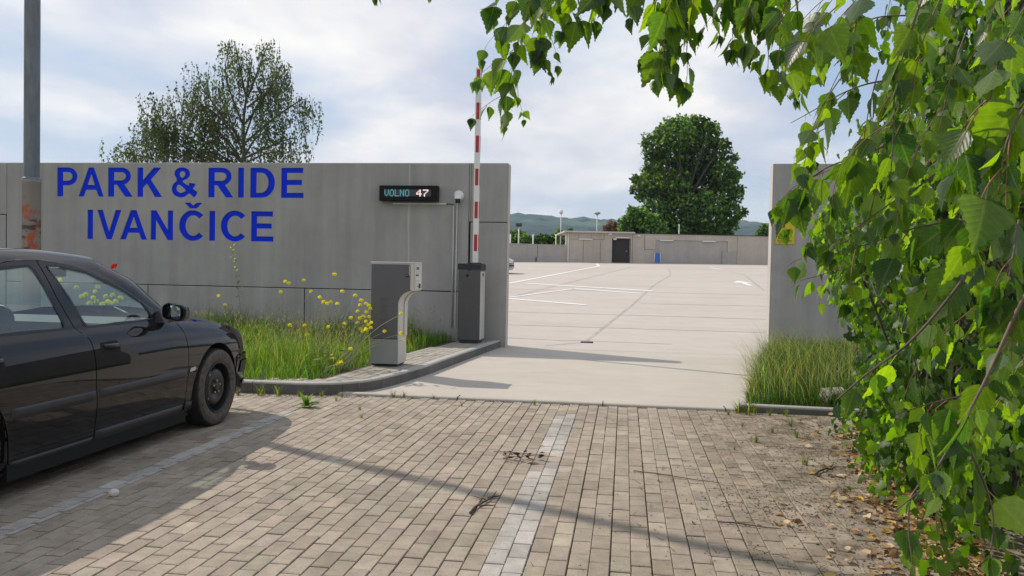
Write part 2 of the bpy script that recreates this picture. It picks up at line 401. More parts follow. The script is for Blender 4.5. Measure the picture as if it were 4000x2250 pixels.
# ------------------------------------------------------------ ground, paving, kerbs, apron, lot
SL, LY0 = .0374, 14.2
lot_z = lambda x, y: SL*(y-LY0)
def struct(mb, name, m, kind='structure'):
    return tag(mb.build(name, m), kind=kind)
b = MB(); b.add([(-9000, -6000, -.25), (9000, -6000, -.25), (9000, 9000, -.25), (-9000, 9000, -.25)], [(0, 1, 2, 3)]); struct(b, 'ground', 'field')
b = MB(); b.add([(-30, -12, -.014), (14, -12, -.014), (14, 8.46, -.014), (-30, 8.46, -.014)], [(0, 1, 2, 3)]); struct(b, 'paving_bed', 'joint_sand')
# hand-laid concrete block pavers, 10 x 20 cm, half-bond along the rows
bw, bl, gap, ch, chy = .1, .2, .0035, .0035, .0075
X0 = -.64
V = []; F = []; C = []
for k in range(-95, 62):
    x0 = X0+k*bw; off = (k % 2)*bl/2
    jx = rng.normal(0, .0012)
    for j in range(-2, 43):
        y0 = j*bl+off; y1 = y0+bl
        if y1 > 8.50: y1 = 8.44
        if y1-y0 < .05: continue
        white = (k in (0, 1) and 2.2 < y0 < 7.75 and not (5.55 < y0 < 6.15 and k == 0) and not (5.85 < y0 < 6.1)) or (k == -26 and y0 < 7.3)
        half = (k == -25 and y0 < 7.3)
        v = 1+rng.normal(0, .085)
        base = np.array([.372, .315, .250])*v*(1+rng.normal(0, .012, 3))
        if k > 12: base = base*(.97, .96, .93)
        if white: base = np.array([.45, .42, .38])*(1+rng.normal(0, .10))
        chy = .013 if white else .0075
        z = rng.normal(0, .0012); tx, ty = rng.normal(0, .0022, 2); g = gap/2+abs(rng.normal(0, .0006))
        a0, a1, b0, b1 = x0+g+jx, x0+bw-g+jx, y0+g+.002, y1-g-.002+rng.normal(0, .0012)
        o = len(V)
        for (ix, iy, zz_) in ((0, 0, -.04), (0, 0, -ch), (ch, chy, 0)):
            for (xx, yy) in ((a0+ix, b0+iy), (a1-ix, b0+iy), (a1-ix, b1-iy), (a0+ix, b1-iy)):
                V.append((xx, yy, zz_+z+(tx*(xx-x0)+ty*(yy-y0) if zz_ > -.03 else 0))); C.append((*base, 1))
        for r_ in (0, 4):
            for q in range(4): F.append((o+r_+q, o+r_+(q+1) % 4, o+r_+4+(q+1) % 4, o+r_+4+q))
        F.append((o+8, o+9, o+10, o+11))
        if half:   # the painted line covers part of this row only
            V += [(a0+.014, b0+chy, .0030+z), (a0+.052, b0+chy, .0030+z), (a0+.052, b1-chy, .0030+z), (a0+.014, b1-chy, .0030+z)]
            C += [(.47, .45, .42, 1)]*4; F.append((o+12, o+13, o+14, o+15))
me = bpy.data.meshes.new('paving'); me.from_pydata(V, [], F)
a = me.color_attributes.new('Col', 'FLOAT_COLOR', 'POINT'); a.data.foreach_set('color', np.array(C).ravel())
tag(link_mesh('paving', me, 'paver'), kind='structure')

# kerb round the green island on the left, one mesh of stones with its curve
kz = .13
kerb_out = [(-16, 7.96), (-4.2, 8.30), (-3.42, 8.335)]+[(p.x, p.y) for p in smooth_line([(-3.42, 8.335, 0), (-3.05, 8.47, 0), (-2.80, 8.80, 0), (-2.66, 9.35, 0), (-2.53, 10.2, 0)], 5)][1:]+[(-2.36, 12.2), (-2.17, 14.22)]
def offset(path, d):
    out = []
    for i, p in enumerate(path):
        a_ = Vector(path[max(i-1, 0)]); c_ = Vector(path[min(i+1, len(path)-1)]); t_ = (c_-a_).normalized()
        out.append((p[0]-t_.y*d, p[1]+t_.x*d))
    return out
def kerb(path, width, z0, z1, seglen=1.0, name='kerb', m='kerb_concrete', cut=.004):
    """kerb stones along a path: rounded front arris, narrow open joints"""
    b = MB(); lens = [0]
    for p, q in zip(path, path[1:]): lens.append(lens[-1]+(Vector(q)-Vector(p)).length)
    def pt(s_):
        for i in range(len(path)-1):
            if s_ <= lens[i+1] or i == len(path)-2:
                f = (s_-lens[i])/(lens[i+1]-lens[i]); p, q = Vector(path[i]), Vector(path[i+1]); t_ = (q-p).normalized()
                return p+(q-p)*f, Vector((-t_.y, t_.x))
    s0 = 0
    while s0 < lens[-1]-.02:
        mid, _ = pt(s0); L = seglen(mid) if callable(seglen) else seglen
        s1 = min(s0+L, lens[-1]); n = max(2, int((s1-s0)/.12)+1); ring = []
        dz = random.gauss(0, .0015)
        for i in range(n):
            p, nr = pt(s0+cut+(s1-s0-2*cut)*i/(n-1))
            prof = [(0, z0), (.004, z1-.022+dz), (.010, z1-.008+dz), (.022, z1+dz), (width, z1+dz), (width, z0)]
            ring.append([(p.x+nr.x*d, p.y+nr.y*d, z) for d, z in prof])
        vs = [v for r_ in ring for v in r_]; k = len(ring[0])
        fs = [(i*k+j, i*k+j+1, (i+1)*k+j+1, (i+1)*k+j) for i in range(n-1) for j in range(k-1)]
        fs += [tuple(range(k))[::-1], tuple((n-1)*k+j for j in range(k))]
        nf = len(b.f); b.add(vs, fs, False); s0 = s1
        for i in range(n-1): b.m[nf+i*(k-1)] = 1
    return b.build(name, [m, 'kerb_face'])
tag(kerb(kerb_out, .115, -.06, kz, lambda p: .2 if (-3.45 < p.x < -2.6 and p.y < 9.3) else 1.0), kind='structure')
kerb_in = offset(kerb_out, .12)
# sheet of soil inside the island, rising a little to the wall
b = MB(); isl = [p for p in kerb_in]
pts = [(-16, 8.1)]+isl+[(-2.3, 14.24), (-16, 14.24)]
b.add([(p[0], p[1], .085) for p in pts], [tuple(range(len(pts)))]); struct(b, 'island_soil', 'soil')
# paved strip between the kerb and the grass where the machines stand: long narrow pavers
PAV_IN = [(-3.42, 8.70), (-3.28, 10.2), (-3.17, 11.9), (-2.94, 13.95), (-2.93, 14.23)]
V = []; F = []; C = []
def in_strip(x, y):
    xi = np.interp(y, [p[1] for p in PAV_IN], [p[0] for p in PAV_IN]) if y > 8.7 else -3.9+(8.7-y)*-.8
    xo = np.interp(y, [p[1] for p in kerb_in[3:]], [p[0] for p in kerb_in[3:]])
    return xi < x < xo-.0 and y > 8.45
ang = math.atan2(-2.17+2.53, 14.22-10.2); ca_, sa_ = math.cos(ang), math.sin(ang)
for i in range(-14, 12):
    for j in range(0, 62):
        u0, v0 = i*.1, 8.2+j*.1*1.0
        if j % 2 != (i % 2): continue
        cxy = []
        for (du, dv) in ((.005, .005), (.095, .005), (.095, .195), (.005, .195)):
            uu, vv = u0+du, v0+dv-10.2; cxy.append((-2.62+uu*ca_+vv*sa_, 10.2-uu*sa_+vv*ca_))
        cx_, cy_ = sum(p[0] for p in cxy)/4, sum(p[1] for p in cxy)/4
        if not in_strip(cx_, cy_) or not all(in_strip(*p) for p in cxy) and not in_strip(cx_-.03, cy_): continue
        base = np.array([.40, .365, .31])*(1+rng.normal(0, .08)); o = len(V); z = kz-.012+rng.normal(0, .001)
        for zz_ in (z-.05, z):
            for p in cxy: V.append((p[0], p[1], zz_)); C.append((*base, 1))
        F += [(o+4, o+5, o+6, o+7)]+[(o+q, o+(q+1) % 4, o+4+(q+1) % 4, o+4+q) for q in range(4)]
me = bpy.data.meshes.new('island_pavement'); me.from_pydata(V, [], F)
a = me.color_attributes.new('Col', 'FLOAT_COLOR', 'POINT'); a.data.foreach_set('color', np.array(C).ravel())
tag(link_mesh('island_pavement', me, 'paver'), kind='structure')
b = MB(); ip = [(p[0], p[1]) for p in kerb_in[2:]]+PAV_IN[::-1]+[(-3.9, 8.5)]
b.add([(p[0], p[1], kz-.022) for p in ip], [tuple(range(len(ip)))]); struct(b, 'island_paving_bed', 'joint_sand')

# the concrete apron between the paving and the gate, with its rounded lip
SX1 = [(1.22, 8.50), (1.5, 9.6), (2.2, 12.4), (2.50, 14.2)]
b = MB(); b.smooth = True
xs = np.linspace(-3.3, 3.2, 40); prof = [(8.452, -.05), (8.455, .012), (8.475, .024), (8.52, .026), (8.60, .012), (8.66, .006), (9.5, .004), (14.215, .002)]
vs = [(x, y, z) for y, z in prof for x in xs]; n = len(xs)
b.add(vs, [(i*n+j, i*n+j+1, (i+1)*n+j+1, (i+1)*n+j) for i in range(len(prof)-1) for j in range(n-1)]); struct(b, 'apron_slab', 'apron_concrete')
b = MB()
for px_ in (-1.75, -.2, 1.05): b.box((px_-.004, 8.447, -.02), (px_+.004, 8.60, .0275))
struct(b, 'apron_joint', 'seam_dark')
# the rising concrete lot beyond the gate
b = MB(); ys = [14.235]+list(np.linspace(16, 74, 30)); xs = np.linspace(-60, 22, 12)
b.add([(x, y, lot_z(x, y)) for y in ys for x in xs], [(i*12+j, i*12+j+1, (i+1)*12+j+1, (i+1)*12+j) for i in range(len(ys)-1) for j in range(11)]); struct(b, 'parking_lot', 'lot_concrete')
b = MB(); b.add([(-12, 14.213, -.02), (4, 14.213, -.02), (4, 14.238, -.02), (-12, 14.238, -.02)], [(0, 1, 2, 3)]); struct(b, 'threshold_gap', 'seam_dark')
b = MB()
for pts, w_ in (([(-.72, 15.3), (.28, 24.84), (1.19, 34.8), (2.56, 46.3), (3.05, 58.3)], .07), ([(-2.25, 15.6), (-1.1, 15.42), (-.9, 15.5), (.9, 15.4)], .03), ([(-30, 21.6), (.28, 21.06), (12, 20.6)], .05), ([(.48, 25.0), (12, 25.5)], .06),
                 ([(-3.77, 26.1), (-.64, 49.9), (.4, 58)], .12), ([(6.7, 53.5), (6.86, 47.9), (5.5, 33.2)], .10), ([(-30, 31.4), (12, 30.2)], .06), ([(-30, 18.3), (-.6, 17.9), (12, 17.75)], .04), ([(-1.4, 14.6), (-.75, 15.25)], .02)):
    b.strip(pts, w_, .004, lot_z)
struct(b, 'lot_joints', 'joint_dark')
b = MB()
for pts, w_ in (([(-4.94, 34.18), (-1.87, 58.8), (-2.27, 64.9)], .22), ([(-3.77, 26.1), (-1.99, 31.64)], .16), ([(-3.70, 25.67), (-1.11, 23.92)], .30), ([(-4.28, 34.65), (1.07, 31.3)], .42), ([(-1.99, 31.64), (.65, 29.69)], .36), ([(6.04, 59.9), (6.53, 57.1)], .30)):
    b.strip(pts, w_, .009, lot_z)
ar = [(5.62, 36.6), (5.62, 38.9), (5.98, 38.9), (5.50, 40.9), (5.02, 38.9), (5.38, 38.9), (5.38, 36.6)]
b.add([(x, y, lot_z(x, y)+.009) for x, y in ar], [tuple(range(7))]); struct(b, 'lot_markings', 'line_white')

# ------------------------------------------------------------ gate walls with the recessed lettering
def arc(cx, cy, rx, ry, a0, a1, n=14):
    return [(cx+rx*math.cos(R(a0+(a1-a0)*i/n)), cy+ry*math.sin(R(a0+(a1-a0)*i/n))) for i in range(n+1)]
def cr(pts): return [(p.x, p.y) for p in smooth_line([(x, y, 0) for x, y in pts], 6, True)]
GL = {
 'P': [[(0, 0), (.2, 0), (.2, .38), (.36, .38)]+arc(.36, .69, .31, .31, -90, 90)+[(0, 1)], [(.2, .54), (.35, .54)]+arc(.35, .69, .15, .15, -90, 90)+[(.2, .84)]],
 'R': [[(0, 0), (.2, 0), (.2, .41), (.27, .41), (.54, 0), (.78, 0), (.52, .425)]+arc(.43, .705, .29, .295, -70, 90)+[(0, 1)], [(.2, .56), (.42, .56)]+arc(.42, .70, .135, .14, -90, 90)+[(.2, .84)]],
 'A': [[(0, 0), (.21, 0), (.30, .23), (.68, .23), (.77, 0), (.98, 0), (.595, 1), (.385, 1)], [(.36, .40), (.62, .40), (.49, .76)]],
 'K': [[(0, 0), (.2, 0), (.2, .31), (.33, .45), (.60, 0), (.86, 0), (.47, .59), (.83, 1), (.56, 1), (.2, .58), (.2, 1), (0, 1)]],
 'I': [[(0, 0), (.2, 0), (.2, 1), (0, 1)]],
 'D': [[(0, 0), (.36, 0)]+arc(.36, .5, .42, .5, -90, 90)+[(0, 1)], [(.2, .165), (.35, .165)]+arc(.35, .5, .22, .335, -90, 90)+[(.2, .835)]],
 'E': [[(0, 0), (.75, 0), (.75, .17), (.2, .17), (.2, .43), (.69, .43), (.69, .6), (.2, .6), (.2, .83), (.73, .83), (.73, 1), (0, 1)]],
 'V': [[(0, 1), (.22, 1), (.465, .27), (.71, 1), (.93, 1), (.57, 0), (.36, 0)]],
 'N': [[(0, 0), (.19, 0), (.19, .66), (.59, 0), (.79, 0), (.79, 1), (.6, 1), (.6, .35), (.2, 1), (0, 1)]],
 'C': [arc(.45, .5, .45, .515, 42, 318, 28)+arc(.46, .5, .245, .345, 318, 42, 24)],
 'O': [arc(.5, .5, .5, .515, 0, 354, 30), arc(.5, .5, .29, .345, 0, 354, 26)],
 '&': [cr([(.746, .0), (.839, .161), (.74, .25), (.70, .29), (.757, .39), (.774, .456), (.68, .47), (.575, .484), (.56, .43), (.535, .40), (.363, .535), (.524, .64), (.600, .778), (.535, .94), (.343, 1.01), (.145, .94), (.085, .778), (.165, .575), (.05, .435), (0, .274), (.07, .085), (.282, -.012), (.45, .03), (.57, .125), (.66, .05)]), cr([(.343, .879), (.265, .80), (.300, .69), (.345, .655), (.42, .72), (.43, .82)]), cr([(.235, .42), (.165, .28), (.222, .18), (.323, .15), (.45, .235)])],
}
GL['Č'] = GL['C']+[[(.17, 1.27), (.35, 1.27), (.46, 1.175), (.57, 1.27), (.75, 1.27), (.575, 1.075), (.345, 1.075)]]
def filled(contours, y0, y1):
    """solid of closed outlines (x, z) with holes, between two depths"""
    cu = bpy.data.curves.new('outline', 'CURVE'); cu.dimensions = '2D'; cu.fill_mode = 'BOTH'; cu.extrude = abs(y1-y0)/2
    for c_ in contours:
        sp = cu.splines.new('POLY'); sp.points.add(len(c_)-1)
        for p, q in zip(sp.points, c_): p.co = (q[0], q[1], 0, 1)
        sp.use_cyclic_u = True
    ob = bpy.data.objects.new('outline', cu); col.objects.link(ob)
    me = bpy.data.meshes.new_from_object(ob.evaluated_get(bpy.context.evaluated_depsgraph_get()))
    bm = bmesh.new(); bm.from_mesh(me); bmesh.ops.remove_doubles(bm, verts=bm.verts, dist=1e-5)
    vs = [(v.co.x, (y0+y1)/2+v.co.z, v.co.y) for v in bm.verts]; fs = [[v.index for v in f.verts] for f in bm.faces]
    bm.free(); bpy.data.objects.remove(ob); bpy.data.curves.remove(cu); bpy.data.meshes.remove(me)
    return vs, fs
L1 = [-10.899, -10.474, -10.448, -9.92, -9.835, -9.321, -9.226, -8.718, -8.528, -8.006, -7.789, -7.286, -7.195, -7.08, -6.954, -6.469, -6.348, -5.911]
L2 = [-10.257, -10.14, -10.057, -9.553, -9.576, -9.021, -8.947, -8.491, -8.37, -7.881, -7.761, -7.644, -7.532, -7.043, -6.928, -6.488]
def place(text, xs_, z0, h):
    out = []
    for i, chx in enumerate(text):
        g = GL[chx]; x0, x1 = xs_[2*i], xs_[2*i+1]; wd = max(p[0] for p in g[0])
        out += [[(x0+p[0]/wd*(x1-x0), z0+p[1]*h) for p in c_] for c_ in g]
    return out
row1 = place('PARK&RIDE', L1, 2.638, .556); row2 = place('IVANČICE', L2, 1.825, .560)
WY, WT = 14.25, .28
wall = thing('concrete_wall', 'long grey concrete gate wall carrying blue PARK & RIDE IVANČICE lettering', 'wall', (-7, WY, 0))
rec = .022
def panel_block(x0, x1, z0, z1, name='panel', m='wall_concrete', holes=None, y0=WY, chamf=.012):
    b = MB()
    if holes:
        vs, fs = filled([[(x0, z0), (x1, z0), (x1, z1), (x0, z1)]]+holes, y0, y0+rec); b.add(vs, fs)
        b.box((x0+.001, y0+rec-.0006, z0+.001), (x1-.001, WY+WT, z1-.0015))
    else: b.box((x0, y0, z0), (x1, WY+WT, z1), chamf)
    return b.build(name, m, wall)
TOPZ = 3.275
panel_block(-11.97, -3.906, .982, TOPZ, holes=row1+row2)
panel_block(-3.898, -2.80, .982, TOPZ)
panel_block(-11.975, -9.0, -.2, .968, 'plinth_block', y0=WY-.004); panel_block(-8.985, -5.875, -.2, .966, 'plinth_block', y0=WY-.003); panel_block(-5.858, -2.80, -.2, .966, 'plinth_block', y0=WY-.005)
panel_block(-2.764, -2.10, 2.236, TOPZ); panel_block(-2.764, -2.10, -.2, 2.224, y0=WY-.003)
panel_block(-2.792, -2.768, 2.24, TOPZ-.002, chamf=.001)
panel_block(-26, -12.0, -.2, 2.27); panel_block(-26, -11.98, 2.282, TOPZ)
b = MB(); b.box((-26, WY+.12, -.2), (-2.2, WY+WT-.03, TOPZ-.05)); b.build('wall_core', 'seam_dark', wall)
for text, xs_, z0, h in (('PARK&RIDE', L1, 2.638, .556), ('IVANČICE', L2, 1.825, .560)):
    for i, chx in enumerate(text):
        b = MB(); b.add(*filled(place(chx, xs_[2*i:2*i+2], z0, h), WY+rec-.004, WY+rec+.01)); b.build('letter', 'blue_paint', wall)
b = MB(); b.box((-2.099, WY+.006, -.15), (-2.088, WY+WT-.006, TOPZ-.004), .003); b.build('lit_end_face', 'pale_concrete', wall)  # bounced light on the wall end put in as paler concrete
b = MB(); b.box((-26, WY+.02, TOPZ+.001), (-2.105, WY+WT-.02, TOPZ+.014), .004); b.build('capping', 'pale_concrete', wall)
b = MB(); b.prism([(-3.925, 1.0), (-3.885, 1.0), (-3.88, 1.6), (-3.893, 2.2), (-3.882, 2.6), (-3.89, 3.26), (-3.918, 3.26), (-3.914, 2.7), (-3.93, 2.3), (-3.91, 1.7)], WY-.0025, WY+.004); b.build('mortar_seam', 'pale_concrete', wall)
rw = thing('concrete_wall', 'grey concrete wall end right of the gate opening with a yellow notice', 'wall', (5, WY, 0))
b = MB(); b.box((2.475, WY+.03, -.2), (11, WY+.03+WT, 3.285), .012); b.build('panel', 'wall_concrete', rw)
b = MB(); b.box((2.463, WY+.036, -.15), (2.474, WY+.03+WT-.006, 3.28), .003); b.build('lit_end_face', 'pale_concrete', rw)  # sunlight on this wall end painted in with the paler concrete
# yellow notice on the right wall
sg = thing('warning_sign', 'yellow notice plate with black printed lines on the right gate wall', 'sign', (2.68, WY+.02, 2.1))
SY = WY+.028
b = MB(); b.box((2.535, SY-.012, 1.915), (2.845, SY, 2.302), .003); b.build('plate', 'sign_yellow', sg)
b = MB()
for zc, segs in ((2.040, ((2.565, 2.615), (2.635, 2.70), (2.72, 2.80))), (2.008, ((2.575, 2.60), (2.64, 2.69), (2.72, 2.76)))):
    for a0, a1 in segs: b.box((a0, SY-.0145, zc-.008), (a1, SY-.011, zc+.008))
for zc, a0, a1 in ((1.978, 2.56, 2.80), (1.958, 2.57, 2.79), (1.936, 2.575, 2.68)):
    x = a0
    while x < a1:
        wl = random.uniform(.012, .035); b.box((x, SY-.0145, zc-.004), (min(x+wl, a1), SY-.011, zc+.004)); x += wl+.006
b.build('print', 'sign_ink', sg)

# ------------------------------------------------------------ far building, low wall, board
fb_u = Vector((.984, .177, 0)); fb_n = Vector((.177, -.984, 0)); fb_o = Vector((-4.943, 67.6, 0))
def fbm(mb):   # facade coordinates (u along, d out of the wall, z) -> world
    mb.v = [tuple(fb_o+fb_u*v[0]+fb_n*v[1]+Vector((0, 0, v[2]))) for v in mb.v]; return mb
fz = lambda u: 2.0+.0072*u
fb = thing('utility_building', 'long low concrete building with dark doorway at the far edge of the lot', 'building', tuple(fb_o))
b = MB()
for u0, u1, z0, z1 in ((0, 3.93, -.3, 4.50), (5.38, 7.0, -.3, 4.50), (3.93, 5.38, 4.06, 4.50), (7.0, 14.5, 4.02, 4.50), (7.0, 7.55, -.3, 4.02), (13.7, 14.5, -.3, 4.02), (14.53, 24, -.3, 4.50)):
    b.box((u0, -.6, z0), (u1, 0, z1))
fbm(b).build('wall', 'far_concrete', fb)
b = MB(); b.box((7.56, -.6, -.3), (13.69, -.07, 4.015)); fbm(b).build('recessed_panel', 'far_concrete_grey', fb)
b = MB(); b.box((13.25, -.06, 1.9), (14.42, .03, 3.15)); fbm(b).build('hatch', 'far_concrete_grey', fb)
b = MB(); b.box((3.94, -.6, -.3), (5.37, -.25, 4.055)); dr = fbm(b).build('door', 'door_dark', fb)
b = MB(); b.box((5.1, -.249, 3.0), (5.22, -.2, 3.05), .01); fbm(b).build('handle', 'conduit_grey', dr)
b = MB(); b.box((-.2, -8, 4.505), (5.75, .35, 4.62)); fbm(b).build('roof', 'conduit_grey', fb)
b = MB(); b.box((5.78, -8, 4.505), (24, .06, 4.545)); fbm(b).build('roof', 'iron_dark', fb)
for u0, u1, z0, z1 in ((.32, 3.2, 3.93, 3.95), (3.19, 3.21, 3.95, 4.42), (2.1, 2.115, 3.95, 4.42), (1.05, 1.065, 3.95, 4.42), (1.45, 1.465, 2.05, 3.93), (2.9, 2.91, 2.05, 3.8), (5.6, 5.62, 2.05, 4.5), (3.88, 3.925, 2.0, 4.06), (5.39, 5.44, 2.0, 4.06), (6.62, 6.64, 3.2, 4.45), (6.64, 7.5, 3.18, 3.2)):
    b = MB(); b.box((u0, .001, z0), (u1, .02, z1)); fbm(b).build('joint', 'seam_dark', fb)
for u, z in ((1.05, 3.95), (4.15, 4.15), (7.9, 3.98), (11.5, 3.98)):
    b = MB(); b.box((u, .03, z-.045), (u+1.15, .14, z+.045), .02); fbm(b).build('strip_light', 'white_plastic', fb)
for u, z in ((6.1, 4.32), (4.1, 4.0), (3.7, 4.42)):
    b = MB(); b.box((u-.13, .02, z-.06), (u+.13, .18, z+.06), .02); fbm(b).build('lamp_box', 'white_plastic', fb)
b = MB(); b.tube([(.18, .08, 4.5), (.18, .08, 2.2), (.14, .16, 2.05)], .045, 8); fbm(b).build('downpipe', 'white_metal', fb)
for u in np.arange(6.9, 17, 1.2): b = MB(); b.box((u, .02, 4.40), (u+.05, .06, 4.50)); fbm(b).build('bracket', 'conduit_grey', fb)
lw = thing('low_wall', 'waist high grey concrete wall left of the far building', 'wall', (-9.4, 65.5, 1.9))
b = MB(); d_l = Vector((4.46, 2.1, 0)).normalized(); o_l = Vector((-4.96, 67.57, 0)); n_l = Vector((d_l.y, -d_l.x, 0))
for u0, u1, z0, z1 in ((-40, -2.50, -.3, 3.38), (-2.46, 0, 2.4, 3.38), (-2.72, 0, -.3, 2.39)):
    c8 = [o_l+d_l*u+n_l*d+Vector((0, 0, z)) for z in (z0, z1) for d in (-.25, 0) for u in (u0, u1)]
    b.add(c8, [(0, 2, 3, 1), (4, 5, 7, 6), (0, 1, 5, 4), (2, 6, 7, 3), (0, 4, 6, 2), (1, 3, 7, 5)])
b.build('panel', 'far_concrete_grey', lw)
b = MB(); c8 = [o_l+d_l*u+n_l*d+Vector((0, 0, z)) for z in (3.385, 3.44) for d in (-.28, .03) for u in (-40, 0)]
b.add(c8, [(0, 2, 3, 1), (4, 5, 7, 6), (0, 1, 5, 4), (2, 6, 7, 3), (0, 4, 6, 2), (1, 3, 7, 5)]); b.build('coping', 'far_concrete', lw)
ab = thing('folding_board', 'blue folding board standing before the far concrete building', 'board', (2.65, 68.2, lot_z(0, 68.2)))
ax_, ay_, az_ = 2.65, 68.2, lot_z(0, 68.2)
b = MB(); b.add([(ax_-.20, ay_-.0, az_+.88), (ax_+.20, ay_, az_+.88), (ax_+.24, ay_-.3, az_+.08), (ax_-.24, ay_-.3, az_+.08), (ax_-.20, ay_+.03, az_+.88), (ax_+.20, ay_+.03, az_+.88), (ax_+.24, ay_-.27, az_+.08), (ax_-.24, ay_-.27, az_+.08)], [(0, 1, 2, 3), (7, 6, 5, 4), (0, 4, 5, 1), (1, 5, 6, 2), (2, 6, 7, 3), (3, 7, 4, 0)]); b.build('panel', 'board_blue', ab)
for sg_ in (-1, 1):
    for dy in (-.33, .36):
        b = MB(); b.tube([(ax_+sg_*.21, ay_+.01, az_+.90), (ax_+sg_*.27, ay_+dy, az_)], .022, 6); b.build('leg', 'white_metal', ab)

# ------------------------------------------------------------ wooded hills far off
nx, ny = 260, 46
xs = np.linspace(-2600, 3400, nx); ts = np.linspace(0, 1, ny)
kx = [-2600, -700, -390, -220, 0, 400, 490, 1200, 3400]; kh = [215, 205, 190, 181, 176, 178, 170, 165, 160]
V = []
bumps = sum(a_*np.sin(np.outer(np.ones(ny), xs)/p_+ph+np.outer(ts, np.ones(nx))*q_) for a_, p_, ph, q_ in ((2.2, 170, .3, 3), (1.2, 75, 1.1, 5), (1.2, 37, 2.0, 9)))
for i, t_ in enumerate(ts):
    for j, x in enumerate(xs):
        h = np.interp(x, kx, kh); y = 900+t_*1900
        z = -2+h*(t_**1.25)*(1 if t_ < 1 else 1)+bumps[i, j]*t_+(rng.normal(0, 2.6) if t_ > .12 else 0)
        V.append((x+rng.normal(0, 4), y+rng.normal(0, 8), z))
V += [(x, 3000, 0) for x in xs]
me = bpy.data.meshes.new('hills'); me.from_pydata(V, [], [(i*nx+j, i*nx+j+1, (i+1)*nx+j+1, (i+1)*nx+j) for i in range(ny) for j in range(nx-1)])
tag(link_mesh('hills', me, 'forest'), kind='structure')

dg = thing('drain_grate', 'small dark drain grate sunk in the concrete just inside the gate', 'drain', (-.68, 15.26, lot_z(0, 15.26)))
b = MB()
b.box((-.80, 15.19, lot_z(0, 15.26)-.01), (-.57, 15.34, lot_z(0, 15.26)+.012), .004); b.build('frame', 'iron_dark', dg)
for k in range(6): b = MB(); x = -.78+k*.037; b.box((x, 15.21, lot_z(0, 15.26)+.0125), (x+.02, 15.32, lot_z(0, 15.26)+.018)); b.build('bar', 'seam_dark', dg)
# ------------------------------------------------------------ lamp post
PX, PY = -6.38, 7.945
lp = thing('lamp_post', 'tall galvanised steel lamp post with orange paint smears, behind the black car', 'lamp post', (PX, PY, 0))
b = MB(); b.lathe([(.0915, .02), (.0915, 2.235), (.096, 2.24), (.097, 2.275), (.093, 2.29), (.078, 2.30)], (PX, PY, 0), sides=40); b.build('lower_tube', 'galvanised', lp)
b = MB(); b.lathe([(.078, 2.295), (.0775, 4.0), (.066, 6.5), (.055, 10.4)], (PX, PY, 0), sides=36); b.tube([(PX, PY, 10.35), (PX, PY, 10.55), (PX+.25, PY-.1, 10.75), (PX+1.2, PY-.5, 10.85)], .035, 10); b.build('upper_tube', 'galvanised', lp)
b = MB(); b.box((PX+1.05, PY-.62, 10.8), (PX+1.75, PY-.36, 10.95), .05); b.build('lamp_head', 'conduit_grey', lp)

# ------------------------------------------------------------ ticket machine
mk_y0, mk_y1, mz = 10.035, 10.42, .135
tm = thing('ticket_machine', 'grey ticket machine with overhanging control head on a curved metal pillar', 'ticket machine', (-3.05, 10.2, mz))
xl, xr, xh = -3.235, -2.862, -2.672
arcp = [(xh-.0+.0, 1.108)]
curve_ = [(xr+.185-.185*math.cos(R(a_)), .915+.185*math.sin(R(a_))) for a_ in range(0, 91, 9)]
outline = [(xl, mz+.02), (xr, mz+.02)]+curve_+[(xh, 1.100), (xh, 1.452), (xl, 1.452)]
b = MB(); b.prism(outline, mk_y0, mk_y1); b.build('body', 'alu_paint', tm)
b = MB(); inner = [(xl+.004, .485), (xr-.012, .485)]+[(xr-.012+.19-.19*math.cos(R(a_)), .915+.19*math.sin(R(a_))) for a_ in range(0, 91, 9)]+[(xh-.045, 1.112), (xh-.045, 1.438), (xl+.004, 1.438)]
b.prism(inner, mk_y0-.006, mk_y0+.001); side = b.build('side_panel', 'cabinet_grey', tm)
b = MB(); b.box((xl+.002, mk_y0-.004, mz+.02), (xr-.004, mk_y0+.001, .472), .002); b.build('base_panel', 'cabinet_base', tm)
b = MB(); b.box((xl-.002, mk_y0-.002, .473), (xr-.006, mk_y0+.002, .484)); b.build('shadow_gap', 'seam_dark', tm)
b = MB(); b.box((xl+.02, mk_y0+.02, mz-.005), (xr-.02, mk_y1-.02, mz+.021)); b.build('plinth', 'iron_dark', tm)
b = MB(); b.box((xl-.006, mk_y0-.012, 1.453), (xh+.004, mk_y1+.006, 1.470), .004); b.build('lid', 'alu_paint', tm)
# curved cover strip on the driver's side of the pillar
cv = [(xr+.002, .505)]+[(xr+.182-.18*math.cos(R(a_)), .915+.18*math.sin(R(a_))) for a_ in range(0, 91, 9)]
b = MB(); vs = []
for d in (0, .012):
    for (x, z) in cv:
        for y in (mk_y0+.24, mk_y1-.008): vs.append((x+d*.9, y, z-d*.5 if z > .95 else z))
n = len(cv)*2
fs = [(2*i, 2*i+1, 2*i+3, 2*i+2) for i in range(len(cv)-1)]+[(n+2*i, n+2*i+1, n+2*i+3, n+2*i+2) for i in range(len(cv)-1)]+[(2*i, 2*i+2, n+2*i+2, n+2*i) for i in range(len(cv)-1)]+[(2*i+1, 2*i+3, n+2*i+3, n+2*i+1) for i in range(len(cv)-1)]+[(0, 1, n+1, n)]
b.add(vs, fs); b.build('cover_strip', 'alu_paint', tm)
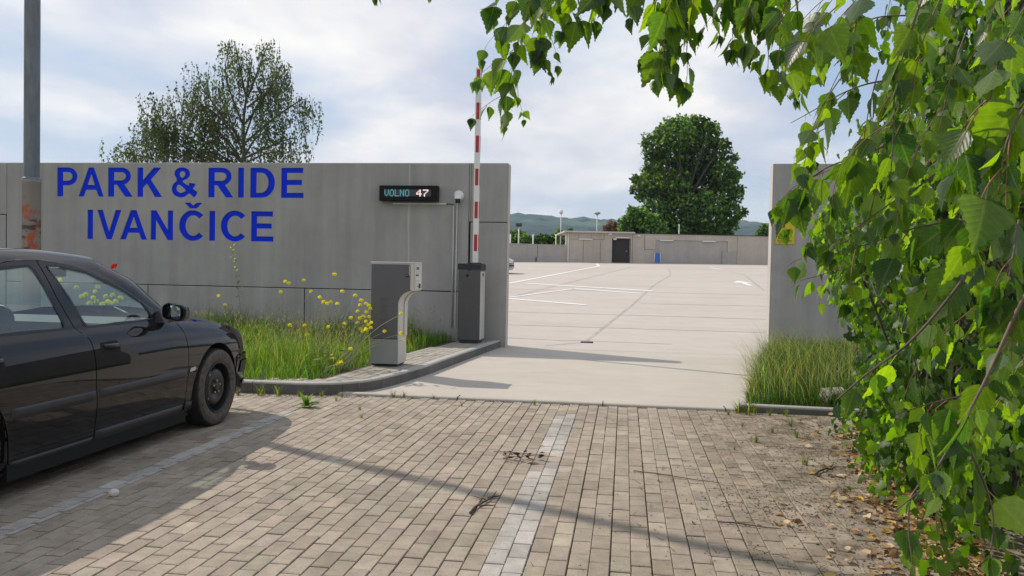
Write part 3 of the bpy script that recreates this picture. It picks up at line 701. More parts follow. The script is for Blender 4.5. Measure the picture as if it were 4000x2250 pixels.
# control head facing the lane
b = MB(); b.box((xh-.001, mk_y0+.012, 1.118), (xh+.014, mk_y1-.09, 1.438), .003); cp = b.build('control_panel', 'alu_paint', tm)
def on_panel(name, m, y0, y1, z0, z1, t0=.0155, t1=.020):
    b = MB(); b.box((xh+.006, mk_y0+y0, z0), (xh+t1, mk_y0+y1, z1), .0015); return b.build(name, m, cp)
on_panel('display', 'display_screen', .075, .20, 1.372, 1.412)
on_panel('display_surround', 'white_plastic', .062, .215, 1.364, 1.420, t1=.0175)
on_panel('ticket_slot', 'black_plastic', .06, .16, 1.296, 1.312, t1=.026)
on_panel('slot_plate', 'white_plastic', .055, .165, 1.20, 1.293)
on_panel('slot_mouth', 'black_plastic', .085, .135, 1.225, 1.233, t1=.0225)
on_panel('reader_plate', 'white_plastic', .20, .27, 1.20, 1.32)
on_panel('card_reader', 'black_plastic', .20, .27, 1.135, 1.188, t1=.024)
on_panel('intercom', 'white_plastic', .06, .15, 1.132, 1.185)
on_panel('button', 'boom_red', .095, .115, 1.150, 1.168, t1=.026)
b = MB(); b.box((xh-.001, mk_y1-.082, 1.112), (xh+.008, mk_y1-.004, 1.446), .003); b.build('side_rim', 'alu_paint', tm)
b = MB(); b.box((xh-.105, mk_y0-.016, 1.278), (xh-.068, mk_y0-.005, 1.318), .006); lk = b.build('lock', 'black_plastic', tm)
b = MB(); b.lathe([(0, -.0215), (.009, -.0215), (.010, -.015)], (xh-.087, mk_y0, 1.298), 'y', 14); b.build('keyhole', 'bolt_metal', lk)
b = MB(); b.box((xh-.058, mk_y0-.0075, 1.30), (xh-.053, mk_y0-.0055, 1.43)); b.build('label_strip', 'white_plastic', tm)
# raised CROSS reading upwards on the side panel
def ribbon(paths, w_, y0, y1):
    b = MB()
    for path in paths:
        P = [Vector((p[0], p[1])) for p in path]; Lf = []; Rt = []
        for i, p in enumerate(P):
            d = (P[min(i+1, len(P)-1)]-P[max(i-1, 0)]).normalized(); n_ = Vector((-d.y, d.x))*w_/2
            Lf.append(p+n_); Rt.append(p-n_)
        o = Lf+Rt[::-1]; n = len(P)
        vs = [(q.x, y, q.y) for y in (y0, y1) for q in o]; N = 2*n
        fs = [(i, i+1, N-2-i, N-1-i) for i in range(n-1)]+[(i, (i+1) % N, N+(i+1) % N, N+i) for i in range(N)]
        b.add(vs, fs)
    return b
def up(path, k):   # letter space (u right, v up) -> turned a quarter left, climbing the panel
    return [(-3.06-(v_-.5)*.082, .60+k*.088+u*.066) for u, v_ in path]
ST = {'C': [arc(.5, .5, .5, .5, 50, 310, 10)], 'R': [[(0, 0), (0, 1), (.55, 1), (.85, .88), (.85, .65), (.55, .52), (.02, .52)], [(.45, .52), (.95, 0)]], 'O': [arc(.5, .5, .5, .5, 0, 360, 14)],
      'S': [[(.92, .82), (.7, .98), (.3, .98), (.08, .8), (.2, .6), (.75, .42), (.92, .22), (.7, .02), (.3, .02), (.06, .18)]]}
b = MB(); b = ribbon([up(p, k) for k, c_ in enumerate('CROSS') for p in ST[c_]], .011, mk_y0-.0105, mk_y0-.0055); b.build('raised_lettering', 'cabinet_grey', tm)

# ------------------------------------------------------------ barrier with upright boom
bx0, bx1, by0, by1 = -2.822, -2.437, 13.53, 13.98
ba = thing('parking_barrier', 'dark grey barrier cabinet with upright red and white boom beside the gate wall', 'barrier', (-2.63, 13.75, .12))
b = MB(); b.box((bx0+.03, by0+.02, .115), (bx1-.03, by1-.02, .165)); b.build('plinth', 'iron_dark', ba)
b = MB(); b.box((bx0, by0, .165), (bx1, by1, 1.365), .018); b.build('cabinet', 'barrier_grey', ba)
b = MB(); b.box((bx1-.004, by0+.016, .18), (bx1+.007, by1-.012, 1.352), .004); b.build('side_panel', 'alu_paint', ba)
b = MB()
pr = [(by0-.008, 1.372), (by1+.006, 1.372), (by1+.006, 1.44), (by1-.06, 1.482), (by0+.035, 1.482), (by0-.008, 1.462)]
b.prism(pr, bx0-.008, bx1+.012, 'x'); b.build('cap', 'cap_black', ba)
b = MB(); b.lathe([(0, -.006), (.024, -.006), (.026, .002)], (bx0+.16, by0, 1.28), 'y', 20); b.build('lock', 'black_plastic', ba)
b = MB(); b.box((bx1+.007, by0+.18, 1.27), (bx1+.018, by0+.22, 1.32), .003); b.build('key_switch', 'black_plastic', ba)
b = MB(); rnd = random.Random(3)
b = ribbon([[(-2.66+(v_-.5)*-.05, .60+k*.052+u*.034) for u, v_ in p] for k, c_ in enumerate('OCROCS') for p in ST[c_][:1]], .004, by0-.0022, by0+.001); b.build('raised_lettering', 'cabinet_grey', ba)
b = MB(); b.box((-2.66, 13.66, 1.47), (-2.47, 13.80, 1.50), .006); b.build('boom_socket', 'iron_dark', ba)
b = MB(); b.box((-2.610, 13.69, 1.49), (-2.517, 13.755, 4.845), .008); bo = b.build('boom', 'boom_white', ba)
for k in range(6):
    z1 = 4.815-.566*k; b = MB(); b.box((-2.589, 13.6875, z1-.288), (-2.533, 13.6905, z1), .001); b.build('stripe', 'boom_red', bo)
    b = MB(); b.box((-2.5175, 13.705, z1-.288), (-2.5145, 13.74, z1), .001); b.build('stripe', 'boom_red', bo)

# ------------------------------------------------------------ display, camera, conduits on the wall
ds = thing('display_sign', 'black dot matrix display reading VOLNO 47 on the concrete wall', 'display', (-3.87, WY, 2.73))
dx0, dx1, dz0, dz1 = -4.42, -3.335, 2.585, 2.865
b = MB(); b.box((dx0, WY-.155, dz0), (dx1, WY-.03, dz1), .012); b.build('housing', 'display_black', ds)
b = MB(); b.box((dx0+.25, WY-.03, dz0+.05), (dx1-.25, WY-.0005, dz1-.05)); b.build('bracket', 'iron_dark', ds)
b = MB(); b.box((dx0+.095, WY-.1585, dz0+.085), (dx1-.125, WY-.1545, dz1-.075), .001); sc_ = b.build('screen', 'display_screen', ds)
DM = {'V': '10001 10001 10001 10001 10001 01010 00100', 'O': '01110 10001 10001 10001 10001 10001 01110', 'L': '10000 10000 10000 10000 10000 10000 11111', 'N': '10001 11001 10101 10101 10011 10001 10001',
      '4': '00010 00110 01010 10010 11111 00010 00010', '7': '11111 00001 00010 00100 01000 01000 01000'}
def dots(text, x0, z0, pw, ph, sz, name, m):
    for i, chx in enumerate(text):
        b = MB()
        for r_, row in enumerate(DM[chx].split()):
            for c_, v in enumerate(row):
                if v == '1':
                    x, z = x0+(i*6+c_)*pw, z0-r_*ph; b.box((x-sz[0], WY-.1615, z-sz[1]), (x+sz[0], WY-.1588, z+sz[1]))
        b.build(name, m, sc_)
dots('VOLNO', dx0+.11, dz1-.083, .0158, .0178, (.0058, .0066), 'letter', 'led_cyan')
dots('47', dx0+.70, dz1-.083, .0200, .0178, (.0105, .0092), 'digit', 'led_white')
cb = thing('security_camera', 'white bullet camera on a round wall base beside the display', 'camera', (-2.97, WY, 2.68))
cx_, cz_ = -2.985, 2.70
b = MB(); b.lathe([(0, -.05), (.06, -.05), (.088, -.035), (.094, -.012), (.094, -.001)], (cx_, WY, cz_), 'y', 28); b.build('mount', 'white_plastic', cb)
M_ = Matrix.Translation((cx_+.018, WY-.14, cz_-.055)) @ Matrix.Rotation(R(10), 4, 'Z') @ Matrix.Rotation(R(24), 4, 'X')
b = MB(); b.box((-.052, -.135, -.05), (.052, .10, .05), .014, M_); hd = b.build('housing', 'white_plastic', cb)
b = MB(); b.box((-.047, -.142, -.045), (.047, -.132, .032), .004, M_); fc = b.build('front_face', 'black_plastic', hd)
b = MB(); b.box((-.055, -.165, .046), (.055, .06, .055), .003, M_); b.build('sun_shield', 'white_plastic', hd)
b = MB(); vs_ = MB(); vs_.lathe([(0, -.146), (.018, -.146), (.022, -.142)], (0, 0, -.005), 'y', 16); vs_.v = [tuple(M_ @ Vector(v)) for v in vs_.v]; vs_.build('lens', 'display_screen', hd)
b = MB(); b.tube([(cx_, WY-.04, cz_-.01), (cx_+.01, WY-.10, cz_-.03)], .022, 10); b.build('arm', 'white_plastic', cb)
cd = thing('conduit', 'thin pale conduit running down the wall from the camera, right of its pair', 'conduit', (-3.05, WY, 1.4))
b = MB(); b.tube([(-3.010, WY-.018, 2.63), (-3.012, WY-.018, .36), (-2.99, WY-.02, .28), (-2.90, WY-.02, .245)], .0135, 8); b.build('pipe', 'conduit_grey', cd)
b = MB()
for z in (2.4, 1.7, 1.1, .6): b = MB(); b.box((-3.03, WY-.032, z-.012), (-2.99, WY-.001, z+.012), .002); b.build('clip', 'conduit_grey', cd)

cd = thing('conduit', 'thin pale conduit down the wall starting below the cable tray, left of its pair', 'conduit', (-3.09, WY, 1.4))
b = MB(); b.tube([(-3.072, WY-.018, 2.52), (-3.074, WY-.018, .33)], .0145, 8); b.build('pipe', 'conduit_grey', cd)
b = MB(); b.tube([(-3.22, WY-.015, 2.548), (-3.14, WY-.02, 2.548), (-3.085, WY-.02, 2.54), (-3.072, WY-.02, 2.50)], .008, 6); b.build('cable', 'black_plastic', cd)
ct = MB(); ct.box((-4.20, WY-.03, 2.535), (-3.21, WY-.0005, 2.562), .004); tag(ct.build('cable_tray', 'white_metal'), 'thin white cable tray fixed to the wall under the display', 'cable tray')

# ------------------------------------------------------------ the car
def pchip(xs, ys):
    xs = np.array(xs, float); ys = np.array(ys, float); h = np.diff(xs); dl = np.diff(ys)/h; d = np.zeros(len(xs))
    for i in range(1, len(xs)-1):
        if dl[i-1]*dl[i] > 0:
            w1, w2 = 2*h[i]+h[i-1], h[i]+2*h[i-1]; d[i] = (w1+w2)/(w1/dl[i-1]+w2/dl[i])
    d[0], d[-1] = dl[0], dl[-1]
    def f(x):
        x = min(max(x, xs[0]), xs[-1]); i = min(int(np.searchsorted(xs, x, 'right'))-1, len(xs)-2); t = (x-xs[i])/h[i]
        return (1+2*t)*(1-t)**2*ys[i]+t*(1-t)**2*h[i]*d[i]+t*t*(3-2*t)*ys[i+1]+t*t*(t-1)*h[i]*d[i+1]
    return f
PZ = pchip([.10, .16, .22, .30, .42, .56, .66, .74, .80, .86, .91, .945, .96], [.86, .925, .955, .968, .985, .999, 1.0, .994, .982, .962, .938, .914, .898])
W_ = pchip([2.78, 2.80, 2.86, 2.95, 3.1, 3.35, 3.8, 5.0, 6.2, 6.7, 7.0, 7.2, 7.32, 7.42, 7.50, 7.56], [.30, .45, .62, .74, .83, .875, .895, .90, .90, .895, .876, .840, .795, .705, .53, .26])
ZS = pchip([2.78, 3.0, 3.4, 3.9, 5.9, 6.1, 6.5, 6.8, 7.0, 7.15, 7.30, 7.56], [.86, .92, .945, .958, .955, .94, .905, .872, .842, .812, .775, .69])
def side_x(y, z):
    zs = ZS(y)
    if z > .957 and y < 6.05:
        t = min((z-.955)/.445, 1.1); return W_(y)/.9*(.808-.208*t+.022*math.sin(math.pi*min(t, 1)))
    zq = z if z < .45 else .45+(z-.45)*(.96-.45)/(zs-.45)
    return W_(y)*PZ(zq)
def side(y, z): return (side_x(y, z), y, z)
def inside(p, poly):
    x, y = p; r_ = False; j = len(poly)-1
    for i in range(len(poly)):
        if (poly[i][1] > y) != (poly[j][1] > y) and x < (poly[j][0]-poly[i][0])*(y-poly[i][1])/(poly[j][1]-poly[i][1])+poly[i][0]: r_ = not r_
        j = i
    return r_
def nearest(p, polys):
    best = None; bd = 1e9
    for poly in polys:
        for i in range(len(poly)):
            a_, c_ = poly[i-1], poly[i]; dx, dy = c_[0]-a_[0], c_[1]-a_[1]; L = dx*dx+dy*dy
            t = 0 if L == 0 else max(0, min(1, ((p[0]-a_[0])*dx+(p[1]-a_[1])*dy)/L)); q = (a_[0]+t*dx, a_[1]+t*dy)
            d = (q[0]-p[0])**2+(q[1]-p[1])**2
            if d < bd: bd = d; best = q
    return best
def skin(poly, surf, step=.022, holes=(), off=0.0, both=False):
    """a panel over the car's side surface inside an outline (y, z), its rim laid exactly on the outline"""
    ys_ = [p[0] for p in poly]; zs_ = [p[1] for p in poly]
    nyy, nzz = max(2, int((max(ys_)-min(ys_))/step)+2), max(2, int((max(zs_)-min(zs_))/step)+2)
    gy = np.linspace(min(ys_)-step*.3, max(ys_)+step*.3, nyy); gz = np.linspace(min(zs_)-step*.3, max(zs_)+step*.3, nzz)
    polys = [poly]+list(holes)
    ok = [[inside((y, z), poly) and not any(inside((y, z), h_) for h_ in holes) for z in gz] for y in gy]
    idx = {}; vs = []; fs = []
    def vid(i, j):
        if (i, j) not in idx:
            p = (gy[i], gz[j])
            if not ok[i][j]: p = nearest(p, polys)
            s_ = surf(*p); idx[(i, j)] = len(vs); vs.append((s_[0]+off, s_[1], s_[2]))
        return idx[(i, j)]
    for i in range(nyy-1):
        for j in range(nzz-1):
            if ok[i][j] or ok[i+1][j] or ok[i][j+1] or ok[i+1][j+1]:
                fs.append((vid(i, j), vid(i+1, j), vid(i+1, j+1), vid(i, j+1)))
    return vs, fs
RAIL = [(3.30, .968), (3.45, 1.06), (3.62, 1.15), (3.80, 1.235), (4.0, 1.305), (4.2, 1.352), (4.45, 1.387), (4.628, 1.408), (4.785, 1.411), (4.959, 1.401), (5.172, 1.364), (5.374, 1.293), (5.512, 1.224), (5.65, 1.134), (5.86, 1.004)]
rail_z = pchip([p[0] for p in RAIL], [p[1] for p in RAIL])
rr_ = lambda y0, y1, n=10: [(y, rail_z(y)) for y in np.linspace(y0, y1, n)]
circ = lambda cy, cz, r_, n=40: [(cy+r_*math.cos(2*math.pi*k/n), cz+r_*math.sin(2*math.pi*k/n)) for k in range(n)]
belt = lambda y0, y1, n=8: [(y, min(ZS(y), .957)) for y in np.linspace(y0, y1, n)]
FA, RA = (6.60, .335), (3.80, .335); AR = .385
WIN_F = [(4.850, 1.378), (4.94, 1.377), (5.19, 1.338), (5.40, 1.256), (5.56, 1.175), (5.70, 1.094), (5.755, 1.02), (5.765, .978), (5.60, .970), (5.332, .965), (5.04, .962), (4.992, .968), (4.966, 1.00), (4.905, 1.183), (4.852, 1.350)]
WIN_R = [(4.02, .970), (4.02, 1.10), (4.10, 1.24), (4.24, 1.325), (4.443, 1.365), (4.69, 1.379), (4.722, 1.342), (4.745, 1.176), (4.790, .985), (4.782, .968), (4.4, .966)]
DOOR_F = [(4.789, 1.407)]+rr_(4.85, 5.86, 14)+[(5.94, .957), (6.052, .936), (6.11, .833), (6.118, .70), (6.120, .51), (6.118, .285), (6.09, .172), (4.998, .172), (4.995, .40), (4.992, .47), (4.969, .561), (4.967, .76), (4.966, .873), (4.945, .91), (4.90, .945), (4.877, .965), (4.835, 1.06), (4.803, 1.174)]
B_REAR = [(p[0]-.008, p[1]) for p in [(4.998, .172), (4.995, .40), (4.992, .47), (4.969, .561), (4.967, .76), (4.966, .873), (4.945, .91), (4.90, .945), (4.877, .965), (4.835, 1.06), (4.803, 1.174), (4.788, 1.407)]]
DOOR_R = [(4.25, .172)]+B_REAR+rr_(4.775, 3.86, 14)+[(3.86, 1.1), (3.90, .97), (3.93, .85), (4.0, .73), (4.10, .60), (4.165, .49), (4.20, .40), (4.222, .30), (4.235, .21)]
QUARTER = [(2.80, .25), (4.24, .172)]+[(p[0]-.009, p[1]) for p in [(4.235, .21), (4.222, .30), (4.20, .40), (4.165, .49), (4.10, .60), (4.0, .73), (3.93, .85), (3.90, .97), (3.86, 1.1), (3.86, rail_z(3.86))]]+rr_(3.84, 3.31, 8)+belt(3.28, 2.80, 6)
QUARTER[-6:] = [(y, ZS(y)-.004) for y in np.linspace(3.28, 2.80, 6)]
FENDER = [(6.128, .172), (6.24, .19), (6.25, .335), (6.95, .335), (6.985, .40), (6.99, .572), (7.54, .572), (7.55, ZS(7.55)-.002)]+[(y, ZS(y)-.002) for y in np.linspace(7.50, 6.06, 28)]+[(6.118, .833), (6.126, .70), (6.128, .51), (6.126, .285)]
HEADL = [(7.17, .588), (7.53, .588), (7.53, .67), (7.42, .72), (7.27, .748), (7.20, .70)]
BUMPER = [(6.965, .20), (7.50, .22), (7.558, .30), (7.558, .50), (7.545, .565), (6.996, .565), (6.99, .40), (6.97, .335)]
car = thing('car', 'black saloon car parked nose to the kerb on the left, steel wheels', 'car', (0, 5.2, 0))
def pair(shape_fn, name, m, parent=None, smooth=True, **kw):
    """the same part on both flanks of the car, one mesh object per flank"""
    out = []
    for sg_ in (1, -1):
        b = MB(); b.smooth = smooth
        vs, fs = shape_fn(); b.add([(v[0]*sg_, v[1], v[2]) for v in vs], [f if sg_ > 0 else f[::-1] for f in fs]); out.append(b.build(name, m, parent[0 if sg_ > 0 else 1] if isinstance(parent, list) else (parent or car), normals=False))
    return out
arch_f, arch_r = circ(*FA, AR), circ(*RA, AR)
pair(lambda: skin(FENDER, side, holes=[arch_f, HEADL]), 'fender', 'car_paint')
pair(lambda: skin(QUARTER, side, holes=[arch_r]), 'rear_quarter', 'car_paint')
doorf = pair(lambda: skin(DOOR_F, side, .02, holes=[WIN_F]), 'door', 'car_paint')
doorr = pair(lambda: skin(DOOR_R, side, .02, holes=[WIN_R]), 'door', 'car_paint')
pair(lambda: skin([(p[0], p[1]) for p in WIN_F], side, .03, off=-.006), 'window', 'car_glass', doorf)
pair(lambda: skin([(p[0], p[1]) for p in WIN_R], side, .03, off=-.006), 'window', 'car_glass', doorr)
def seal(win, w_=.011):
    def f():
        pts = [Vector(side(*p)) for p in win]; c0 = sum((Vector((0, p[0], p[1])) for p in win), Vector())/len(win); vs = []
        for p, q in zip(win, pts):
            d = (Vector((0, c0.y-p[0], c0.z-p[1]))).normalized()
            a_ = (p[0]+d.y*w_*1.5, p[1]+d.z*w_*1.5); vs += [(q.x+.004, q.y-d.y*.004, q.z-d.z*.004), (side_x(*a_)+.001, *a_)]
        n = len(win); return vs, [(2*i, 2*i+1, 2*((i+1) % n)+1, 2*((i+1) % n)) for i in range(n)]
    return f
pair(seal(WIN_F), 'window_seal', 'black_plastic', doorf, smooth=False)
pair(seal(WIN_R), 'window_seal', 'black_plastic', doorr, smooth=False)
pair(lambda: skin(BUMPER, side, .02, off=.006), 'bumper', 'car_paint')
pair(lambda: skin([(7.06, .40), (7.555, .40), (7.555, .50), (7.08, .51)], side, .02, off=.016), 'bumper_strip', 'black_plastic')
pair(lambda: skin([(7.20, .272), (7.48, .272), (7.48, .315), (7.20, .315)], side, .015, off=.02), 'fog_trim', 'clear_lens')
pair(lambda: skin(HEADL, side, .02, off=-.003), 'headlight', 'clear_lens')
pair(lambda: skin([(6.137, .520), (6.222, .526), (6.235, .545), (6.222, .560), (6.150, .552)], side, .012, off=.004), 'side_marker', 'amber_lens')
def strip_fn(y0, y1, z0, z1, th, n=30):
    """a raised plastic strip along the flank with rounded edges"""
    def f():
        vs = []; fs = []
        prof = [(-.0, 0), (.25, .75), (.5, 1), (.75, 1), (.93, .6), (1.0, 0)]
        for i in range(n+1):
            y = y0+(y1-y0)*i/n; e = min(1, min(i, n-i)/1.5)
            for (q, o_) in prof:
                z = z0+(z1-z0)*q; vs.append((side_x(y, z)+.001+o_*th*e, y, z))
        k = len(prof)
        for i in range(n): fs += [(i*k+j, (i+1)*k+j, (i+1)*k+j+1, i*k+j+1) for j in range(k-1)]
        return vs, fs
    return f
pair(strip_fn(5.0, 6.105, .482, .548, .010), 'rub_strip', 'strip_plastic', doorf)
pair(strip_fn(4.21, 4.965, .476, .545, .010), 'rub_strip', 'strip_plastic', doorr)
pair(strip_fn(5.003, 6.085, .180, .262, .012), 'sill_strip', 'strip_plastic', doorf)
pair(strip_fn(4.245, 4.985, .178, .225, .012), 'sill_strip', 'strip_plastic', doorr)
pair(strip_fn(6.125, 6.235, .20, .272, .012, 8), 'sill_end', 'strip_plastic')
pair(strip_fn(4.20, 6.23, .10, .170, .006), 'sill', 'strip_plastic')
def handle_fn(y0, z0):
    def cup():
        return skin([(y0, z0-.002), (y0+.012, z0+.045), (y0+.19, z0+.048), (y0+.212, z0+.03), (y0+.21, z0-.040), (y0+.03, z0-.048)], side, .012, off=.0015)
    def bar():
        vs = []; fs = []; n = 12
        for i in range(n+1):
            y = y0+.035+.17*i/n; bow = .020*math.sin(math.pi*i/n)**.5
            for dz, o_ in ((-.004, .004), (-.002, .010), (.012, .012), (.022, .006), (.024, .0)):
                z = z0+.008+dz; vs.append((side_x(y, z)+.004+o_+bow, y, z))
        for i in range(n): fs += [(i*5+j, (i+1)*5+j, (i+1)*5+j+1, i*5+j+1) for j in range(4)]
        return vs, fs
    return cup, bar
for (y0, z0), dd in (((5.035, .812), doorf), ((3.965, .818), doorr)):
    cup, bar = handle_fn(y0, z0); pair(cup, 'handle_recess', 'shell_black', dd); pair(bar, 'handle', 'car_paint', dd)
# upper surfaces: bonnet, roof with its rails, windscreen, rear screen, boot lid
def grid_surface(f, nu, nv, name, m, mirror=True):
    b = MB(); b.smooth = True
    us = [k/nu for k in range(nu+1)]; vs_ = [k/nv for k in range(nv+1)]
    cols_ = ([-u for u in us[::-1]]+us[1:]) if mirror else us
    V = []
    for v in vs_:
        for u in cols_:
            x, y, z = f(abs(u), v); V.append((x*(1 if u >= 0 else -1), y, z))
    n = len(cols_); b.add(V, [(i*n+j, i*n+j+1, (i+1)*n+j+1, (i+1)*n+j) for i in range(nv) for j in range(n-1)]); return b.build(name, m, car)
def f_bonnet(u, v):
    y = 6.02+v*(7.548-6.02); xe = side_x(min(y, 7.558), ZS(y)-.002); zs = ZS(y); cr_ = .085*(1-v**3*.75)
    q = u**2.4; ridge = .012*math.exp(-((u-.62)/.07)**2)*(1-v)
    yb = y+(.42*(1-u*u))*(1-v)**2.0*.9 if v < 1 else y
    return (xe*u, yb if v < .35 else y+(.42*(1-u*u))*(1-v)**2.0*.9, zs+cr_*(1-q)+ridge-.002)
grid_surface(f_bonnet, 16, 34, 'bonnet', 'car_paint')
def f_boot(u, v):
    y = 3.36-v*(3.36-2.81); xe = side_x(y, ZS(y)-.004); zs = ZS(y)-.003
    return (xe*u, y-.04*(1-u*u)*v, zs+.06*(1-u**2.4)*(1-.6*v))
grid_surface(f_boot, 10, 10, 'boot_lid', 'car_paint')
def edge_in(y):   # the roof edge just outside the door frames
    z = rail_z(y)+.006; return (side_x(y, z)-.002, y, z)
def f_roof(u, v):
    y = 4.10+v*(5.36-4.10); ex, ey, ez = edge_in(y); top = 1.496-.10*((y-4.78)/.75)**2*(.55 if y > 4.78 else .62)
    ycen = y+(.17 if v > .5 else -.12)*(1-u*u)*(2*abs(v-.5))**2
    s_ = 1-u; k = 1-(1-min(s_/.30, 1))**2.6
    return (ex*u, ycen, ez+(top-ez)*(k*.80+.20*(1-u*u)))
grid_surface(f_roof, 22, 26, 'roof', 'car_paint')
wsT = lambda u: f_roof(u, 1.0)
UR = .80
def pillar_base(t):
    y = 5.36+t*(5.90-5.36); p = edge_in(min(y, 5.86)); k = min(1, t/.45); k = k*k*(3-2*k)
    return Vector((p[0]-.062*(1.35-.35*k), y+.05+.135*k, p[2]+.040*(1-t)+.026))
def pillar_pt(t):   # A-pillar inner edge, from the roof corner to the cowl
    return pillar_base(t)+(Vector(f_roof(UR, 1.0))-pillar_base(0))*(1-t)**2
def screen_base(u, v):
    e = pillar_pt(v)
    cen = Vector((0, 5.54+v*(6.46-5.54), 1.448+(1.012-1.448)*v+.03*math.sin(math.pi*v)))
    p = cen+(e-cen)*u; p.y = cen.y+(e.y-cen.y)*u**2.2; p.z = cen.z+(e.z-cen.z)*u**2.5; p.x = e.x*u
    return p
def f_screen(u, v): return screen_base(u, v)+(Vector(f_roof(UR*u, 1.0))-screen_base(u, 0))*(1-v)**2.5
grid_surface(f_screen, 12, 16, 'windscreen', 'car_glass')
def pillar_strip():
    vs = []; n = 20; m_ = 6
    def raw(t_, q):
        o_ = Vector(edge_in(min(5.36+t_*(5.86-5.36), 5.86))); i_ = pillar_pt(t_); bow = .018*math.sin(math.pi*q)
        p = o_+(i_-o_)*q; return Vector((p.x+bow*.6, p.y, p.z+bow))
    for i in range(n+1):
        for j in range(m_+1):
            q = j/m_; t_ = i/n; p = raw(t_, q)+(Vector(f_roof(1-(1-UR)*q, 1.0))-raw(0, q))*(1-t_)**3; vs.append(tuple(p))
    return vs, [(i*(m_+1)+j, (i+1)*(m_+1)+j, (i+1)*(m_+1)+j+1, i*(m_+1)+j+1) for i in range(n) for j in range(m_)]
pair(pillar_strip, 'windscreen_pillar', 'car_paint')
def f_rear(u, v):
    e0 = Vector(f_roof(u, 0.0)); y1 = 3.42; p1 = Vector((.70*u, 3.36-.04*(1-u*u), .965+.04*(1-u*u)))
    p = e0+(p1-e0)*v; p.z += .035*math.sin(math.pi*v); return p
grid_surface(f_rear, 10, 8, 'rear_window', 'car_glass')
def cpillar():
    vs = []; n = 12
    for i in range(n+1):
        y = 4.10-(4.10-3.32)*i/n; o_ = Vector(edge_in(y)); i_ = Vector(f_rear(1.0, i/n)); vs += [tuple(o_), tuple(i_)]
    return vs, [(2*i, 2*i+1, 2*i+3, 2*i+2) for i in range(n)]
pair(cpillar, 'rear_pillar', 'car_paint')
FRAME = [(3.32, .93)]+[(y, z+.004) for y, z in rr_(3.40, 5.80, 30)]+[(5.92, .93)]
pair(lambda: skin(FRAME, lambda y, z: (side_x(y, z)-.016, y, z-.002), .025, holes=[WIN_F, WIN_R]), 'inner_frame', 'shell_black')
# dark shell behind the panel gaps, wheel wells, floor
SHELL = [(2.9, .22), (7.3, .22), (7.3, .62), (7.0, .78), (6.4, .86), (5.95, .90), (3.3, .90), (2.9, .8)]
pair(lambda: skin(SHELL, lambda y, z: (side_x(y, z)-.022, y, z), .05, holes=[circ(*FA, .40), circ(*RA, .40)]), 'inner_shell', 'shell_black')
b = MB(); b.box((-.62, 2.95, .17), (.62, 7.2, .24)); b.box((-.86, 4.22, .115), (.86, 6.15, .21)); b.box((-.8, 6.06, .25), (.8, 6.12, .88)); b.box((-.8, 3.3, .25), (.8, 3.36, .88)); b.box((-.6, 7.15, .3), (.6, 7.2, .7)); b.box((-.6, 2.9, .3), (.6, 2.95, .8)); b.build('underbody', 'shell_black', car)
def well(c):
    def f():
        vs = []; n = 24
        for i in range(n+1):
            a_ = math.pi*(-.08+1.16*i/n)
            for x in (.56, .872): vs.append((x, c[0]+.392*math.cos(a_), c[1]+.392*math.sin(a_)))
        vs += [(.56, c[0], c[1])]
        return vs, [(2*i, 2*i+1, 2*i+3, 2*i+2) for i in range(n)]+[(2*i, 2*i+2, len(vs)-1) for i in range(n)]
    return f
pair(well(FA), 'wheel_well', 'shell_black'); pair(well(RA), 'wheel_well', 'shell_black')
